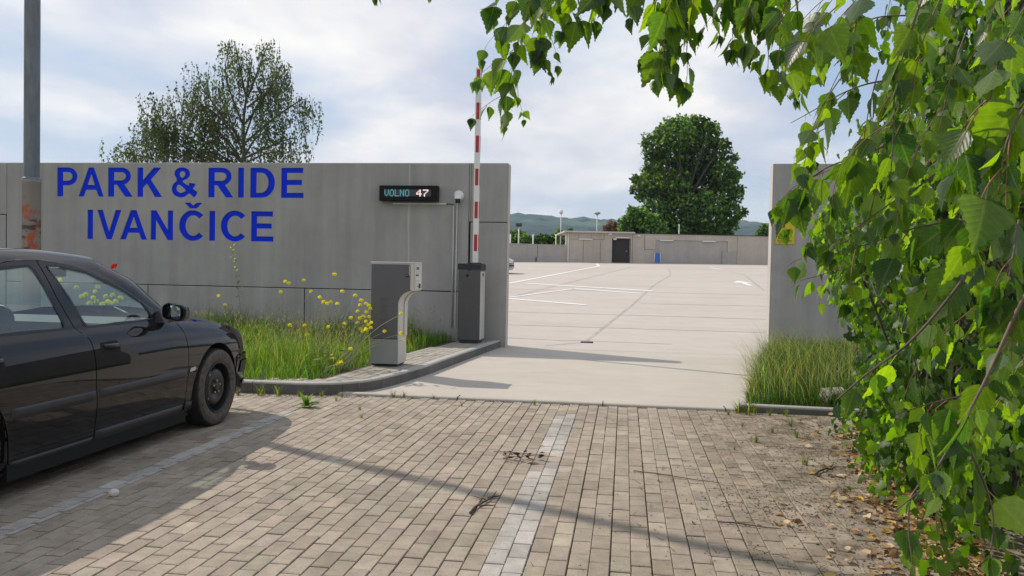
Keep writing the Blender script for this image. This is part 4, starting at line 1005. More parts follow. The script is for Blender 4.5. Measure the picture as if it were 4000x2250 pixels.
def wheel(cx, cy, sg_):
    c = (cx, cy, .333); X = lambda prof: [(r_, o_*sg_) for r_, o_ in prof]
    b = MB(); b.lathe(X([(.205, -.19), (.27, -.20), (.315, -.185), (.330, -.15), (.333, -.10), (.333, -.05), (.331, -.022), (.322, -.006)]), c, 'x', 64)
    tw = b.build('wheel', 'tyre_rubber', car)
    b = MB(); b.lathe(X([(.322, -.006), (.308, .004), (.285, .009), (.262, .008), (.240, .002), (.222, -.006), (.214, -.012)]), c, 'x', 64); b.build('sidewall', 'tyre_dusty', tw)
    # tread blocks
    b = MB()
    for k in range(72):
        a_ = 2*math.pi*k/72
        Mx = Matrix.Translation(c) @ Matrix.Rotation(a_, 4, 'X')
        b.box((min(-.18*sg_, -.10*sg_), -.0095, .331), (max(-.18*sg_, -.10*sg_), .0095, .3365), 0, Mx); b.box((min(-.085*sg_, -.012*sg_), -.0095, .3275), (max(-.085*sg_, -.012*sg_), .0095, .3345), 0, Mx)
    b.build('tread', 'tyre_rubber', tw)
    b = MB(); b.lathe(X([(.216, -.010), (.218, .000), (.211, .002), (.207, -.010), (.203, -.05), (.198, -.10), (.190, -.105), (.172, -.060), (.160, -.034), (.140, -.020), (.110, -.020), (.085, -.026), (.070, -.034), (.040, -.034), (.036, -.016), (.030, -.008), (.0, -.008)]), c, 'x', 64); rim = b.build('rim', 'steel_black', tw)
    b = MB()
    for k in range(5):
        a_ = 2*math.pi*k/5+.3; b.lathe(X([(0, -.008), (.009, -.008), (.011, -.016), (.011, -.034)]), (cx, cy+.054*math.cos(a_), .333+.054*math.sin(a_)), 'x', 10)
    b.build('wheel_bolts', 'bolt_metal', rim)
    b = MB()
    for k in range(10):
        a_ = 2*math.pi*k/10; o_ = []
        for q in range(12):
            bb = 2*math.pi*q/12; ry, rz = .020*math.cos(bb), .012*math.sin(bb); rad = .166+rz
            o_.append((cx+sg_*(-.0445+rz*-1.6+.0025), cy+rad*math.cos(a_)-ry*math.sin(a_), .333+rad*math.sin(a_)+ry*math.cos(a_)))
        b.add(o_, [tuple(range(12))])
    b.build('rim_holes', 'shell_black', rim)
    b = MB()
    for a_ in (2.3, 3.75): b.box((cx-.031*sg_-.01, cy+.150*math.cos(a_)-.010, .333+.150*math.sin(a_)-.012), (cx-.031*sg_+.008, cy+.150*math.cos(a_)+.010, .333+.150*math.sin(a_)+.012), .003)
    b.build('balance_weight', 'bolt_metal', rim)
for cy in (FA[0], RA[0]):
    for sg_ in (1, -1): wheel(.905*sg_, cy, sg_)
# door mirrors
def mirror_shell():
    b = MB(); b.smooth = True; ns = 14; rings = []
    prof = [(-.052, .90), (-.050, 1.0), (-.02, 1.0), (.02, .96), (.055, .82), (.085, .55), (.10, .2)]
    for yy, s_ in prof:
        for k in range(ns*2):
            a_ = math.pi*k/ns; ca, sa = math.cos(a_), math.sin(a_); e_ = .62
            rings.append((.965+.080*s_*math.copysign(abs(ca)**e_, ca)+.01, 5.81+yy+.02*ca, 1.035+.066*s_*math.copysign(abs(sa)**e_, sa)-(.010 if ca > 0 else -.004)))
    n = ns*2
    fs = [(i*n+k, i*n+(k+1) % n, (i+1)*n+(k+1) % n, (i+1)*n+k) for i in range(len(prof)-1) for k in range(n)]+[tuple((len(prof)-1)*n+k for k in range(n))]
    return rings, fs
def mirror_face():
    vs = []; n = 26
    for k in range(n):
        a_ = 2*math.pi*k/n; ca, sa = math.cos(a_), math.sin(a_); e_ = .62
        vs.append((.975+.066*math.copysign(abs(ca)**e_, ca), 5.765-.016*ca, 1.034+.053*math.copysign(abs(sa)**e_, sa)-(.008 if ca > 0 else -.004)))
    return vs, [tuple(range(n))]
ms = pair(mirror_shell, 'side_mirror', 'car_paint', smooth=True)
pair(lambda: ([(v[0], v[1]-.004+.010, v[2]) for v in [(.975+(p[0]-.975)*1.15, p[1], 1.034+(p[2]-1.034)*1.17) for p in mirror_face()[0]]], mirror_face()[1]), 'bezel', 'black_plastic', ms, smooth=False)
pair(mirror_face, 'mirror_glass', 'mirror_glass', ms, smooth=False)
def mirror_foot():
    b = MB(); b.prism([(5.78, .945), (5.93, .955), (5.915, 1.02), (5.84, 1.03)], .79, .92, 'x'); return b.v, b.f
pair(mirror_foot, 'mirror_foot', 'black_plastic', ms, smooth=False)
# cabin: door trims, seats, dashboard, wheel, inner mirror
pair(lambda: skin([(3.9, .35), (6.0, .35), (6.0, .90), (5.75, .962), (3.9, .962)], lambda y, z: (side_x(y, min(z, .93))-.095, y, z), .08), 'door_trim', 'beige_trim')
pair(lambda: skin([(5.15, .60), (5.85, .64), (5.85, .70), (5.15, .68)], lambda y, z: (side_x(y, z)-.15, y, z), .05), 'armrest', 'beige_trim')
def seat(x):
    b = MB(); b.box((x-.25, 4.75, .30), (x+.25, 5.30, .52), .07); b.build('seat', 'seat_fabric', car)
    Ms = Matrix.Translation((x, 4.70, .45)) @ Matrix.Rotation(R(16), 4, 'X'); b = MB(); b.box((-.25, -.08, 0), (.25, .08, .68), .075, Ms); b.build('backrest', 'seat_fabric', car)
    Mh = Matrix.Translation((x, 4.50, 1.13)) @ Matrix.Rotation(R(12), 4, 'X'); b = MB(); b.box((-.14, -.055, 0), (.14, .055, .20), .05, Mh); b.build('headrest', 'seat_fabric', car)
seat(.36); seat(-.36)
b = MB(); b.box((-.66, 3.65, .35), (.66, 4.15, .55), .08); b.box((-.66, 3.52, .5), (.66, 3.68, 1.0), .07); b.build('rear_bench', 'seat_fabric', car)
b = MB(); b.prism([(5.70, .55), (6.3, .55), (6.42, .93), (6.0, .965), (5.72, .93), (5.66, .80)], -.70, .70, 'x'); b.build('dashboard', 'strip_plastic', car)
b = MB(); b.box((-.70, 4.0, .24), (.70, 6.1, .27)); b.build('carpet', 'seat_fabric', car)
sw = MB(); sw.lathe([(.165+.014*math.cos(a_), .014*math.sin(a_)) for a_ in np.linspace(0, 2*math.pi, 9)], (0, 0, 0), 'y', 28); sw.box((-.15, -.01, -.02), (.15, .02, .03), .008)
Mw = Matrix.Translation((-.36, 5.52, .90)) @ Matrix.Rotation(R(-24), 4, 'X'); sw.v = [tuple(Mw @ Vector(v)) for v in sw.v]; sw.build('steering_wheel', 'black_plastic', car)
b = MB(); b.box((-.11, 5.66, 1.285), (.13, 5.70, 1.36), .02); b.tube([(.0, 5.70, 1.34), (.0, 5.76, 1.385)], .012, 8); b.build('inner_mirror', 'black_plastic', car)
b = MB(); b.tube([(.50, 5.95, .985), (.10, 6.33, 1.02)], .010, 6); b.build('wiper', 'black_plastic', car)
car.location.x = -4.4
# a second car far across the lot, of which only one end shows past the wall
car2 = copy_tree(car)
car2.name = 'parked_car'; tag(car2, 'silver car on the far lot, its end peeping past the gate wall', 'car')
for o in [car2]+list(car2.children_recursive):
    if o.type == 'MESH' and o.data.materials and o.data.materials[0].name == 'car_paint':
        o.data = o.data.copy(); o.data.materials[0] = MATS['silver_paint']
car2.matrix_world = Matrix.Translation((-8.42, 43.9, lot_z(0, 43.9))) @ Matrix.Rotation(math.atan(SL), 4, 'X') @ Matrix.Rotation(R(-84), 4, 'Z')
# ------------------------------------------------------------ grass
def rand_dirs(n):
    a_ = rng.uniform(0, 2*np.pi, n); return np.stack([np.cos(a_), np.sin(a_), np.zeros(n)], 1)
def grass(name, pos, h, wd, lean, cols, parent=None, m='grass_blade', lean_dir=None, segs=4):
    """bent tapering blades"""
    n = len(pos); d = rand_dirs(n)
    if lean_dir is not None: d = d*.55+np.asarray(lean_dir)*.6; d /= np.linalg.norm(d, axis=1, keepdims=True)
    side_ = np.stack([-d[:, 1], d[:, 0], np.zeros(n)], 1); tw = rng.uniform(-.8, .8, n)[:, None]
    side_ = side_*np.cos(tw)+d*np.sin(tw)
    V = np.zeros((n, 2*segs+1, 3))
    for i in range(segs+1):
        t_ = i/segs; c_ = pos+d*(lean*t_**2.2)[:, None]*h[:, None]; c_[:, 2] += h*(t_-lean*.35*t_**3)
        wq = (wd*(1-t_**1.6)*(.7+.3*min(1, t_*4)))[:, None]
        if i < segs: V[:, 2*i] = c_-side_*wq; V[:, 2*i+1] = c_+side_*wq
        else: V[:, 2*i] = c_
    fs = [(2*i, 2*i+1, 2*i+3, 2*i+2) for i in range(segs-1)]+[(2*segs-2, 2*segs-1, 2*segs)]
    k = 2*segs+1; off = np.array(root_of(parent).location) if parent else 0
    me = bpy.data.meshes.new(name); tot = np.tile([len(f) for f in fs], n); flat = np.concatenate([np.array(f) for f in fs])
    loops = (flat[None, :]+(np.arange(n)*k)[:, None]).ravel(); Vv = (V-off).reshape(-1, 3)
    me.vertices.add(len(Vv)); me.vertices.foreach_set('co', Vv.ravel()); me.loops.add(len(loops)); me.loops.foreach_set('vertex_index', loops.astype(np.int32))
    me.polygons.add(len(tot)); me.polygons.foreach_set('loop_start', np.concatenate([[0], np.cumsum(tot)[:-1]]).astype(np.int32)); me.polygons.foreach_set('use_smooth', np.ones(len(tot), bool))
    me.update(calc_edges=True)
    a = me.color_attributes.new('Col', 'FLOAT_COLOR', 'POINT'); c = np.ones((n, k, 4)); c[:, :, :3] = cols[:, None, :]
    a.data.foreach_set('color', c.ravel()); return link_mesh(name, me, m, parent)
def gcols(n, base=(.080, .178, .020), dry=.12):
    c = np.array(base)*(1+rng.normal(0, .22, (n, 1)))*(1+rng.normal(0, .08, (n, 3)))
    k = rng.random(n) < dry; c[k] = np.array((.30, .29, .14))*(1+rng.normal(0, .15, (k.sum(), 1))); return np.clip(c, .01, .6)
def sample(n, x0, x1, y0, y1, test):
    out = []
    while len(out) < n:
        x, y = random.uniform(x0, x1), random.uniform(y0, y1)
        if test(x, y): out.append((x, y))
    return np.array(out)
xo_in = lambda y: np.interp(y, [p[1] for p in PAV_IN], [p[0] for p in PAV_IN])
edge_l = lambda y: xo_in(y)-.05 if y > 8.75 else -3.5
P = sample(26000, -10.5, -2.95, 8.47, 14.2, lambda x, y: x < edge_l(y) and random.random() < (1.0 if y > 8.9 else .8))
hm = .26+.14*np.sin(P[:, 0]*2.1+1)*np.sin(P[:, 1]*1.7)+.05*np.sin(P[:, 0]*6)
hh = np.clip(hm+.16*(P[:, 1] > 12.5)-.10*(P[:, 0] > -3.6), .14, .6)*rng.uniform(.55, 1.25, len(P))
tag(grass('grass', np.c_[P, np.full(len(P), .08)], hh, rng.uniform(.0028, .0062, len(P)), rng.uniform(.1, .85, len(P)), gcols(len(P), dry=.05)), 'tall green grass filling the island behind the kerb', 'grass', kind='stuff')
# seed-bearing stalks
P = sample(2600, -10.5, -3.2, 8.9, 14.2, lambda x, y: x < edge_l(y)-.1)
st_h = rng.uniform(.32, .62, len(P))
tag(grass('seed_stalks', np.c_[P, np.full(len(P), .08)], st_h, rng.uniform(.0016, .0030, len(P)), rng.uniform(.05, .7, len(P)), gcols(len(P), (.30, .29, .13), .5)), 'pale dry grass stalks standing in the island', 'grass', kind='stuff')
tv = [(0, 0, 0), (.006, .02, .001), (0, .055, 0), (-.006, .02, .001), (0, .02, .006)]; tf = [(0, 1, 4), (1, 2, 4), (2, 3, 4), (3, 0, 4)]
Q = np.c_[P, .08+st_h*rng.uniform(.75, 1.02, len(P))]; dn = rand_dirs(len(P))*.5+np.array([0, 0, .8])
scatter('seed_heads', 'dry_leaf', tv, tf, frames(dn, rand_dirs(len(P)))*rng.uniform(.7, 1.4, len(P))[:, None, None], Q, np.array((.36, .34, .19))*(1+rng.normal(0, .15, (len(P), 1))))
tag(bpy.data.objects['seed_heads'], 'pale seed heads over the island grass', 'grass', kind='stuff')
# right-hand verge
xr_edge = lambda y: np.interp(y, [8.5, 9.6, 12.4, 14.2], [1.24, 1.42, 2.0, 2.42])
P = sample(15000, 1.2, 4.2, 8.60, 14.2, lambda x, y: x > xr_edge(y)+.02)
hh = .86*(.34+.10*np.sin(P[:, 0]*3.1)*np.sin(P[:, 1]*2.3)+.16*(P[:, 1] > 10.5))*rng.uniform(.55, 1.25, len(P))*np.clip(.55+(P[:, 0]-xr_edge(0)*0-np.interp(P[:, 1], [8.5, 9.6, 12.4, 14.2], [1.24, 1.42, 2.0, 2.42]))*1.6, .5, 1)
tag(grass('grass', np.c_[P, np.full(len(P), .02)], hh, rng.uniform(.0028, .0060, len(P)), rng.uniform(.4, 1.25, len(P)), gcols(len(P), (.040, .095, .022), dry=.03), lean_dir=(-.6, -.3, 0)), 'tall bent grass on the verge right of the gate', 'grass', kind='stuff')
P = sample(1700, 1.2, 3.6, 8.62, 14.0, lambda x, y: x > xr_edge(y)); n = len(P)
tag(grass('seed_stalks', np.c_[P, np.full(n, .02)], rng.uniform(.45, .85, n), rng.uniform(.0016, .003, n), rng.uniform(.3, 1.1, n), gcols(n, (.22, .27, .17), .3), lean_dir=(-.7, -.2, 0), segs=6), 'pale drooping grass stalks on the right verge', 'grass', kind='stuff')
b = MB(); vy = [8.58, 9.6, 12.4, 14.25]
b.add([(xr_edge(y)+.02, y, .018) for y in vy]+[(7, y, .018) for y in vy[::-1]], [tuple(range(8))]); struct(b, 'verge_soil', 'soil')
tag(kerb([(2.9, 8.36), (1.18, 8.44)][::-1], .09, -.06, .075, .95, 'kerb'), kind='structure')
# debris and soil drift against the kerb foot, weeds in joints
b = MB()
def lump(x, y, z, r_, n=1):
    M_ = Matrix.Translation((x, y, z)) @ Matrix.Rotation(random.uniform(0, 6), 4, 'Z') @ Matrix.Rotation(random.uniform(-.5, .5), 4, 'X')
    vs = [(r_*random.uniform(.5, 1.4)*a_, r_*random.uniform(.4, 1)*c_, r_*random.uniform(.2, .5)*d_) for a_, c_, d_ in ((1, 0, 0), (-1, 0, 0), (0, 1, 0), (0, -1, 0), (0, 0, 1), (0, 0, -.3))]
    b.add([M_ @ Vector(v) for v in vs], [(0, 2, 4), (2, 1, 4), (1, 3, 4), (3, 0, 4), (2, 0, 5), (1, 2, 5), (3, 1, 5), (0, 3, 5)])
for k in range(900):
    x = random.uniform(-7, -2.7); y = np.interp(x, [-16, -4.2, -3.4, -2.7], [7.94, 8.28, 8.32, 8.42])-abs(random.gauss(0, .07)); lump(x, y, .004, random.uniform(.003, .012))
for k in range(600):
    x = random.uniform(-2.9, 3); lump(x, 8.45-abs(random.gauss(0, .03)), .002, random.uniform(.003, .010))
for k in range(5200):
    y = random.uniform(3.2, 8.4); x = np.interp(y, [3.5, 5.1, 6.4, 7.9, 9], [1.62, 1.72, 1.8, 1.98, 2.15])-abs(random.gauss(0, .62)); lump(x, y, .003, random.uniform(.002, .0085))
for k in range(500):
    x, y = random.gauss(.95, .25), random.gauss(5.0, .22); lump(x, y, .003, random.uniform(.003, .009))
tag(b.build('debris', 'debris_brown'), 'brown crumbs and soil lying on the paving and along the kerbs', 'debris', kind='stuff')
# small sticks
b = MB()
def stick(x, y, L, a_, r_, z=.006, bend=.15):
    p = [Vector((x+L*t_*math.cos(a_)+bend*L*math.sin(t_*5)*math.sin(a_)*.3, y+L*t_*math.sin(a_)-bend*L*math.sin(t_*5)*math.cos(a_)*.3, z+random.uniform(0, .004))) for t_ in np.linspace(-.5, .5, 5)]
    b.tube(p, [r_, r_*.95, r_*.85, r_*.7, r_*.4], 5)
for k in range(420):
    y = random.uniform(3.3, 8.2); x = np.interp(y, [3.5, 5.1, 6.4, 7.9], [1.62, 1.72, 1.8, 1.98])-abs(random.gauss(0, .8)); stick(x, y, random.uniform(.02, .12), random.uniform(0, 3.1), random.uniform(.0008, .0022))
tag(b.build('twig_litter', 'twig_bark'), 'tiny dark twigs strewn over the paving on the right', 'twigs', kind='stuff')
def stick_thing(label, x, y, L, a_, r_, m='twig_bark', forks=()):
    global b
    b = MB(); stick(x, y, L, a_, r_, r_+.002)
    for (t_, L2, a2) in forks: stick(x+L*t_*math.cos(a_)+L2*.5*math.cos(a2), y+L*t_*math.sin(a_)+L2*.5*math.sin(a2), L2, a2, r_*.7, r_+.003)
    tag(b.build('stick', m), label, 'stick')
stick_thing('thin straight dark stick lying across the pavers right of the pale double row', .38, 5.62, .62, -.30, .004)
stick_thing('forked bent stick lying left of the pale double paver row in front', -.81, 4.75, .46, 1.45, .008, forks=((.1, .12, 2.6), (-.2, .10, .4), (.2, .09, .7)))
stick_thing('curved grey stick lying by the fallen leaves at the hedge foot', 1.46, 6.05, .42, 1.1, .009)
stick_thing('short dark stick on the right part of the paving', .72, 4.62, .34, -.12, .005)
# the dried sprig lying by the pale row
sp = thing('dry_sprig', 'dried sprig with dark shrivelled leaves lying on the pavers mid picture', 'sprig', (-.687, 5.92, 0))
b = MB(); stick(-.76, 6.06, .42, -.05, .004, .012); stick(-.86, 5.98, .22, 2.2, .005, .012, .5); stick(-.62, 5.92, .30, .05, .003, .03); stick(-.72, 5.86, .22, 1.2, .003, .03); b.build('stem', 'red_twig', sp)
b = MB()
for (dx, dy, r_) in ((-.13, -.02, .028), (-.05, -.05, .024), (-.16, -.06, .02), (.1, .0, .022), (.02, -.07, .032), (.0, .02, .02)): 
    for q in range(3): lump(-.687+dx+random.gauss(0, .012), 5.92+dy+random.gauss(0, .012), .02+.018*q, r_)
b.build('dead_leaves', 'shell_black', sp)
b = MB(); lump(-.66, 5.83, .02, .035); lump(-.65, 5.80, .025, .03); b.build('brown_leaf', 'red_twig', sp)
pb = bmesh.new(); bmesh.ops.create_icosphere(pb, subdivisions=3, radius=.028)
for v in pb.verts: v.co = Vector((v.co.x*1.15, v.co.y, v.co.z*.85))*(1+.06*math.sin(v.co.x*90)*math.cos(v.co.y*70))+Vector((-3.013, 4.442, .024))
me = bpy.data.meshes.new('pebble'); pb.to_mesh(me); pb.free(); me.shade_smooth(); tag(link_mesh('pebble', me, 'pebble_white'), 'white rounded pebble lying beside the painted parking line', 'pebble')
b = MB(); M_ = Matrix.Translation((2.25, 8.95, .10)) @ Matrix.Rotation(.5, 4, 'Z') @ Matrix.Rotation(.25, 4, 'X'); b.box((-.15, -.09, -.09), (.15, .09, .09), .01, M_); tag(b.build('concrete_lump', 'pale_concrete'), 'pale broken concrete lump in the grass behind the right kerb', 'rubble')
# tufts at the kerb foot and in the joints, each a small plant of its own
def tuft(loc, n, h, group, label, first=[None]):
    if first[0] is None:
        k = 26; pos = rng.normal(0, .012, (k, 3)); pos[:, 2] = 0
        first[0] = grass('grass_tuft', pos, rng.uniform(.6, 1.1, k)*.15, rng.uniform(.0018, .0034, k), rng.uniform(.3, 1.3, k), gcols(k, (.075, .13, .028), .15)); o = first[0]
    else: o = first[0].copy(); col.objects.link(o)
    o.location = (loc[0], loc[1], .0); o.scale = (h, h, h); o.rotation_euler.z = random.uniform(0, 6); tag(o, label, 'grass tuft', group)
for x, y, h in ((-4.08, 8.14, .95), (-3.84, 8.17, 1.35), (-3.66, 8.19, 1.25), (-3.42, 8.2, .7), (-3.2, 8.27, .75), (-3.0, 8.33, .6), (-2.95, 8.05, .5), (-2.45, 8.41, .8), (-2.33, 8.42, .7), (-2.0, 8.41, .5), (-2.55, 7.6, .55), (-2.4, 7.2, .5), (-1.62, 8.05, .5), (1.15, 8.36, 1.3), (1.24, 8.3, 1.5), (1.33, 8.36, 1.2), (1.46, 8.28, .8), (1.62, 8.3, 1.0), (1.05, 8.2, .7), (1.1, 7.6, .55), (1.12, 6.95, .7), (1.33, 7.4, .6), (1.5, 7.2, .8), (1.35, 6.2, .8), (1.55, 7.75, .8), (-.9, 8.30, .6), (.85, 7.9, .4), (.9, 6.6, .4)):
    lab = ('small green grass tuft growing at the foot of the left kerb' if x < -2.9 and y > 8.1 else 'small green grass tuft growing at the lip of the concrete apron' if -2.9 < x < 0 and y > 8.25 else 'small green grass tuft beside the right kerb end' if x > 0 and y > 8.15 else 'small green grass tuft in the paver joints near the hedge' if x > 0 else 'small green grass tuft in the paver joints by the parking line')
    tuft((x, y), 0, h, lab.replace('small green grass tuft', 'grass tufts'), lab)
def leaf_outline(n=9, wmax=.5, pos=.38, serr=.0):
    """half outline widths of an ovate leaf from stalk (0) to tip (1)"""
    o = []
    for i in range(n+1):
        t_ = i/n; wv = wmax*(math.sin(math.pi*t_**.62)**.85)*(1-t_**5*.3) if 0 < t_ < 1 else 0
        o.append((t_, wv*(1+(serr if i % 2 else -serr))))
    return o
bl_ = thing('broadleaf_weed', 'small broad-leaved weed growing in the pavers at the end of the painted line', 'weed', (-3.10, 7.62, 0))
tvw = []; tfw = []
oo = leaf_outline(7, .20, serr=.1)
for t_, wv in oo: tvw += [(-wv, t_, .12*wv+.25*t_*(1-t_)), (0, t_, .25*t_*(1-t_)), (wv, t_, .12*wv+.25*t_*(1-t_))]
for i in range(7): tfw += [(3*i, 3*i+1, 3*i+4, 3*i+3), (3*i+1, 3*i+2, 3*i+5, 3*i+4)]
n = 15; aa = np.linspace(0, 6.28*2, n); el = np.where(np.arange(n) < 9, .15, 1.1); dn = np.stack([np.cos(aa)*np.cos(el), np.sin(aa)*np.cos(el), np.sin(el)], 1)
scatter('leaves', 'grass_blade', tvw, tfw, frames(dn, np.tile([[0, 0, 1.0]], (n, 1))+rng.normal(0, .2, (n, 3)))*rng.uniform(.09, .17, n)[:, None, None], np.tile([[-3.10, 7.62, .01]], (n, 1)), gcols(n, (.085, .16, .03), 0), parent=bl_)

# ------------------------------------------------------------ wild flowers in the island
def flower_template():
    v = []; f = []
    for k in range(4):
        a_ = math.pi/2*k; c_, s_ = math.cos(a_), math.sin(a_)
        for (u, w_, h_) in ((.0, 0, 0), (.6, .42, .14), (1.05, 0, .20), (.6, -.42, .14)): v.append((u*c_-w_*s_, u*s_+w_*c_, h_))
        f.append((4*k, 4*k+1, 4*k+2, 4*k+3))
    return v, f
fv, ff = flower_template()
def flower_plant(name, label, cat, group, base, heads, m_stem='pale_stem', r_=.0045, hcol=(.88, .82, .03), big=1.0, leaves=True, sway=.55):
    t0 = thing(name, label, cat, base, group); B = Vector(base); b = MB()
    for h_ in heads:
        H_ = Vector(h_); B = Vector(base)+Vector((H_.x-base[0], H_.y-base[1], 0))*sway; midp = B.lerp(H_, .55)+Vector((0, 0, .10*(H_-B).length))+Vector((random.gauss(0, .03), random.gauss(0, .02), 0)); pts = smooth_line([B+Vector((random.gauss(0, .01), random.gauss(0, .01), 0)), midp, H_], 6)
        b.tube(pts, list(np.linspace(r_, r_*.45, len(pts))), 5)
    b.build('stem', m_stem, t0)
    for h_ in heads:
        k = random.randint(9, 15); dirs = rng.normal(0, 1, (k, 3)); dirs[:, 2] = np.abs(dirs[:, 2])*.8+.15; dirs /= np.linalg.norm(dirs, axis=1, keepdims=True)
        pos = np.array(h_)+dirs*rng.uniform(.008, .022, k)[:, None]*big
        x_ = rng.normal(0, 1, (k, 3)); Fm = frames(x_-dirs*(x_*dirs).sum(1, keepdims=True), dirs)
        scatter('flower_head', 'petal', fv, ff, Fm*rng.uniform(.015, .023, k)[:, None, None]*big, pos, np.array(hcol)*(1+rng.normal(0, .12, (k, 1))), parent=t0)
    if leaves:
        k = 26; i_ = rng.integers(0, len(heads), k); t_ = rng.uniform(.08, .75, k)[:, None]
        HH = np.array([tuple(h_) for h_ in heads])[i_]; pos = np.array(base)+(HH-np.array(base))*t_; pos[:, 2] += .06*np.sin(t_[:, 0]*3)
        dn = rand_dirs(k)+np.array([0, 0, -.1]); s_ = rng.uniform(.05, .15, k)*(1.15-t_[:, 0])
        scatter('leaves', 'grass_blade', tvw, tfw, frames(dn, np.tile([[0, 0, 1.0]], (k, 1))+rng.normal(0, .3, (k, 3)))*s_[:, None, None], pos, gcols(k, (.10, .17, .05), .05), parent=t0)
    return t0
def hd(lst, depth, jit=.12): return [at(700+x*.345, 1000+y*.345, depth+random.uniform(-jit, jit)) for x, y in lst]
G = 'yellow mustard plants in the island grass'
flower_plant('mustard_plant', 'dense yellow flowering mustard plant close to the ticket machine', 'wildflower', G, (-3.75, 9.6, .08), hd([(2063, 507), (2115, 545), (2150, 565), (2052, 560), (2020, 630), (2120, 637), (2150, 695), (2043, 710), (2115, 745), (2175, 760), (2022, 762), (2055, 828), (2110, 822), (2170, 815), (2160, 600), (2085, 690), (2140, 780), (2080, 860)], 10.15))
flower_plant('mustard_plant', 'yellow mustard plant with long stems bending across the front of the ticket machine', 'wildflower', G, (-3.55, 9.45, .08), [at(1567, 1227, 9.9), at(1503, 1295, 9.95), at(1567, 1305, 9.9), at(1578, 1328, 9.9), at(1430, 1290, 9.95)], leaves=False, sway=0)
flower_plant('mustard_plant', 'tall yellow mustard plant with leaning stems, mid island', 'wildflower', G, (-4.0, 9.5, .08), hd([(1757, 210), (1850, 405), (1990, 452), (1945, 705), (1872, 770), (1690, 810), (1590, 472), (1635, 525), (1672, 545), (1710, 527), (1790, 545)], 10.2), r_=.0045)
flower_plant('mustard_plant', 'low sprawling mustard plant with two yellow heads hanging over the paved strip', 'wildflower', G, (-3.85, 9.15, .08), hd([(1943, 1055), (1828, 1210), (1800, 1225)], 9.45, .03), r_=.006)
flower_plant('mustard_plant', 'thin yellow mustard plant standing before the wall joint', 'wildflower', G, (-5.6, 11.6, .08), hd([(1150, 412), (1200, 295), (1248, 315), (1410, 280), (1495, 405), (1253, 790), (1420, 790), (1453, 895)], 12.0), r_=.004, leaves=False, big=1.15)
flower_plant('mustard_plant', 'small yellow mustard plant just beyond the car bonnet', 'wildflower', G, (-6.6, 11.6, .08), hd([(445, 457), (520, 555)], 12.2), r_=.003, leaves=False, big=1.1)
flower_plant('mustard_plant', 'bushy yellow mustard plant seen through the car windows', 'wildflower', G, (-8.1, 11.5, .08), [at(x, y, 12.4+random.uniform(-.3, .3)) for x, y in ((300, 1125), (335, 1150), (372, 1140), (380, 1125), (320, 1160), (365, 1165), (350, 1185), (375, 1180), (415, 1160), (440, 1155), (420, 1180), (450, 1180), (430, 1185), (470, 1165), (400, 1190), (220, 1080), (235, 1095))], leaves=False, big=1.5, r_=.004)
pp = thing('poppy', 'single red poppy on a thin stalk rising above the car windscreen', 'wildflower', (-7.6, 11.1, .08)); hp = at(449, 1040, 11.9)
b = MB(); b.tube(smooth_line([(-7.6, 11.1, .08), Vector((-7.6, 11.1, .08)).lerp(hp, .6)+Vector((.05, 0, .1)), hp], 6), .003, 5); b.build('stem', 'pale_stem', pp)
tvp = []; tfp = []
for k in range(5):
    a_ = 2*math.pi*k/5
    for i, (u, w_, h_) in enumerate(((.1, .08, 0), (.55, .55, .28), (.95, .45, .62), (.95, -.45, .62), (.55, -.55, .28), (.1, -.08, 0))): tvp.append((u*math.cos(a_)-w_*math.sin(a_), u*math.sin(a_)+w_*math.cos(a_), h_))
    tfp.append(tuple(range(6*k, 6*k+6)))
scatter('petals', 'petal', tvp, tfp, np.array([Matrix.Rotation(R(48), 3, 'X')])*.052, np.array([hp-Vector((0, 0, .02))]), np.array([[.55, .012, .008]]), parent=pp)
# tall seed weed against the wall
tw = thing('tall_weed', 'tall thin weed with tiny pale leaves standing against the wall below the lettering', 'weed', (-6.75, 13.6, .08)); top = at(905, 958, 13.9)
b = MB(); pts = smooth_line([(-6.75, 13.6, .08), Vector((-6.75, 13.6, .08)).lerp(top, .5)+Vector((.03, 0, 0)), top], 10); b.tube(pts, list(np.linspace(.006, .002, len(pts))), 5); b.tube([pts[15], pts[15]+Vector((.09, 0, .25)), pts[15]+Vector((.12, 0, .42))], .002, 4); b.build('stem', 'pale_stem', tw)
k = 80; i_ = rng.integers(4, len(pts), k); pos = np.array([tuple(pts[j]) for j in i_])+rng.normal(0, .025, (k, 3)); dn = rand_dirs(k)+np.array([0, 0, .6])
scatter('leaves', 'grass_blade', tvw, tfw, frames(dn, rng.normal(0, 1, (k, 3)))*rng.uniform(.03, .07, k)[:, None, None], pos, gcols(k, (.24, .27, .15), .2), parent=tw)

# ------------------------------------------------------------ ivy hedge
ivx = lambda y: float(np.interp(y, [2.5, 3.5, 4.1, 5.1, 6.4, 7.1, 7.9, 9.2, 9.9], [1.62, 1.66, 1.72, 1.80, 1.92, 2.08, 2.38, 2.76, 3.1]))
iv_over = lambda y, z: (.42*min(1, max(0, (y-7.0)/1.4))*min(1, max(0, (z-.85)/.45)))
def ivy_top(y): return float(np.interp(y, [2.5, 4.5, 5.2, 6.2, 7.2, 8.2, 9.3, 9.9], [3.9, 3.7, 3.2, 2.75, 2.5, 2.3, 1.95, 1.6]))
iv = thing('ivy_hedge', 'dense ivy covered hedge bordering the paving on the right side', 'hedge', (2.6, 6, 0))
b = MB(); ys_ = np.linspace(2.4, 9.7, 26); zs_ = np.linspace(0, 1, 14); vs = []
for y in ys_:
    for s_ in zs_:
        z = s_*(ivy_top(y)-.15)+(0.0 if y < 7.6 else (1-s_)*min(1, (y-7.6)*.9)*.9); vs.append((ivx(y)+.20-iv_over(y, z)+.10*math.sin(y*3+z*2)+.09*math.sin(z*5-y*2)+.05*max(0, s_-.8)*6+.12, y, z))
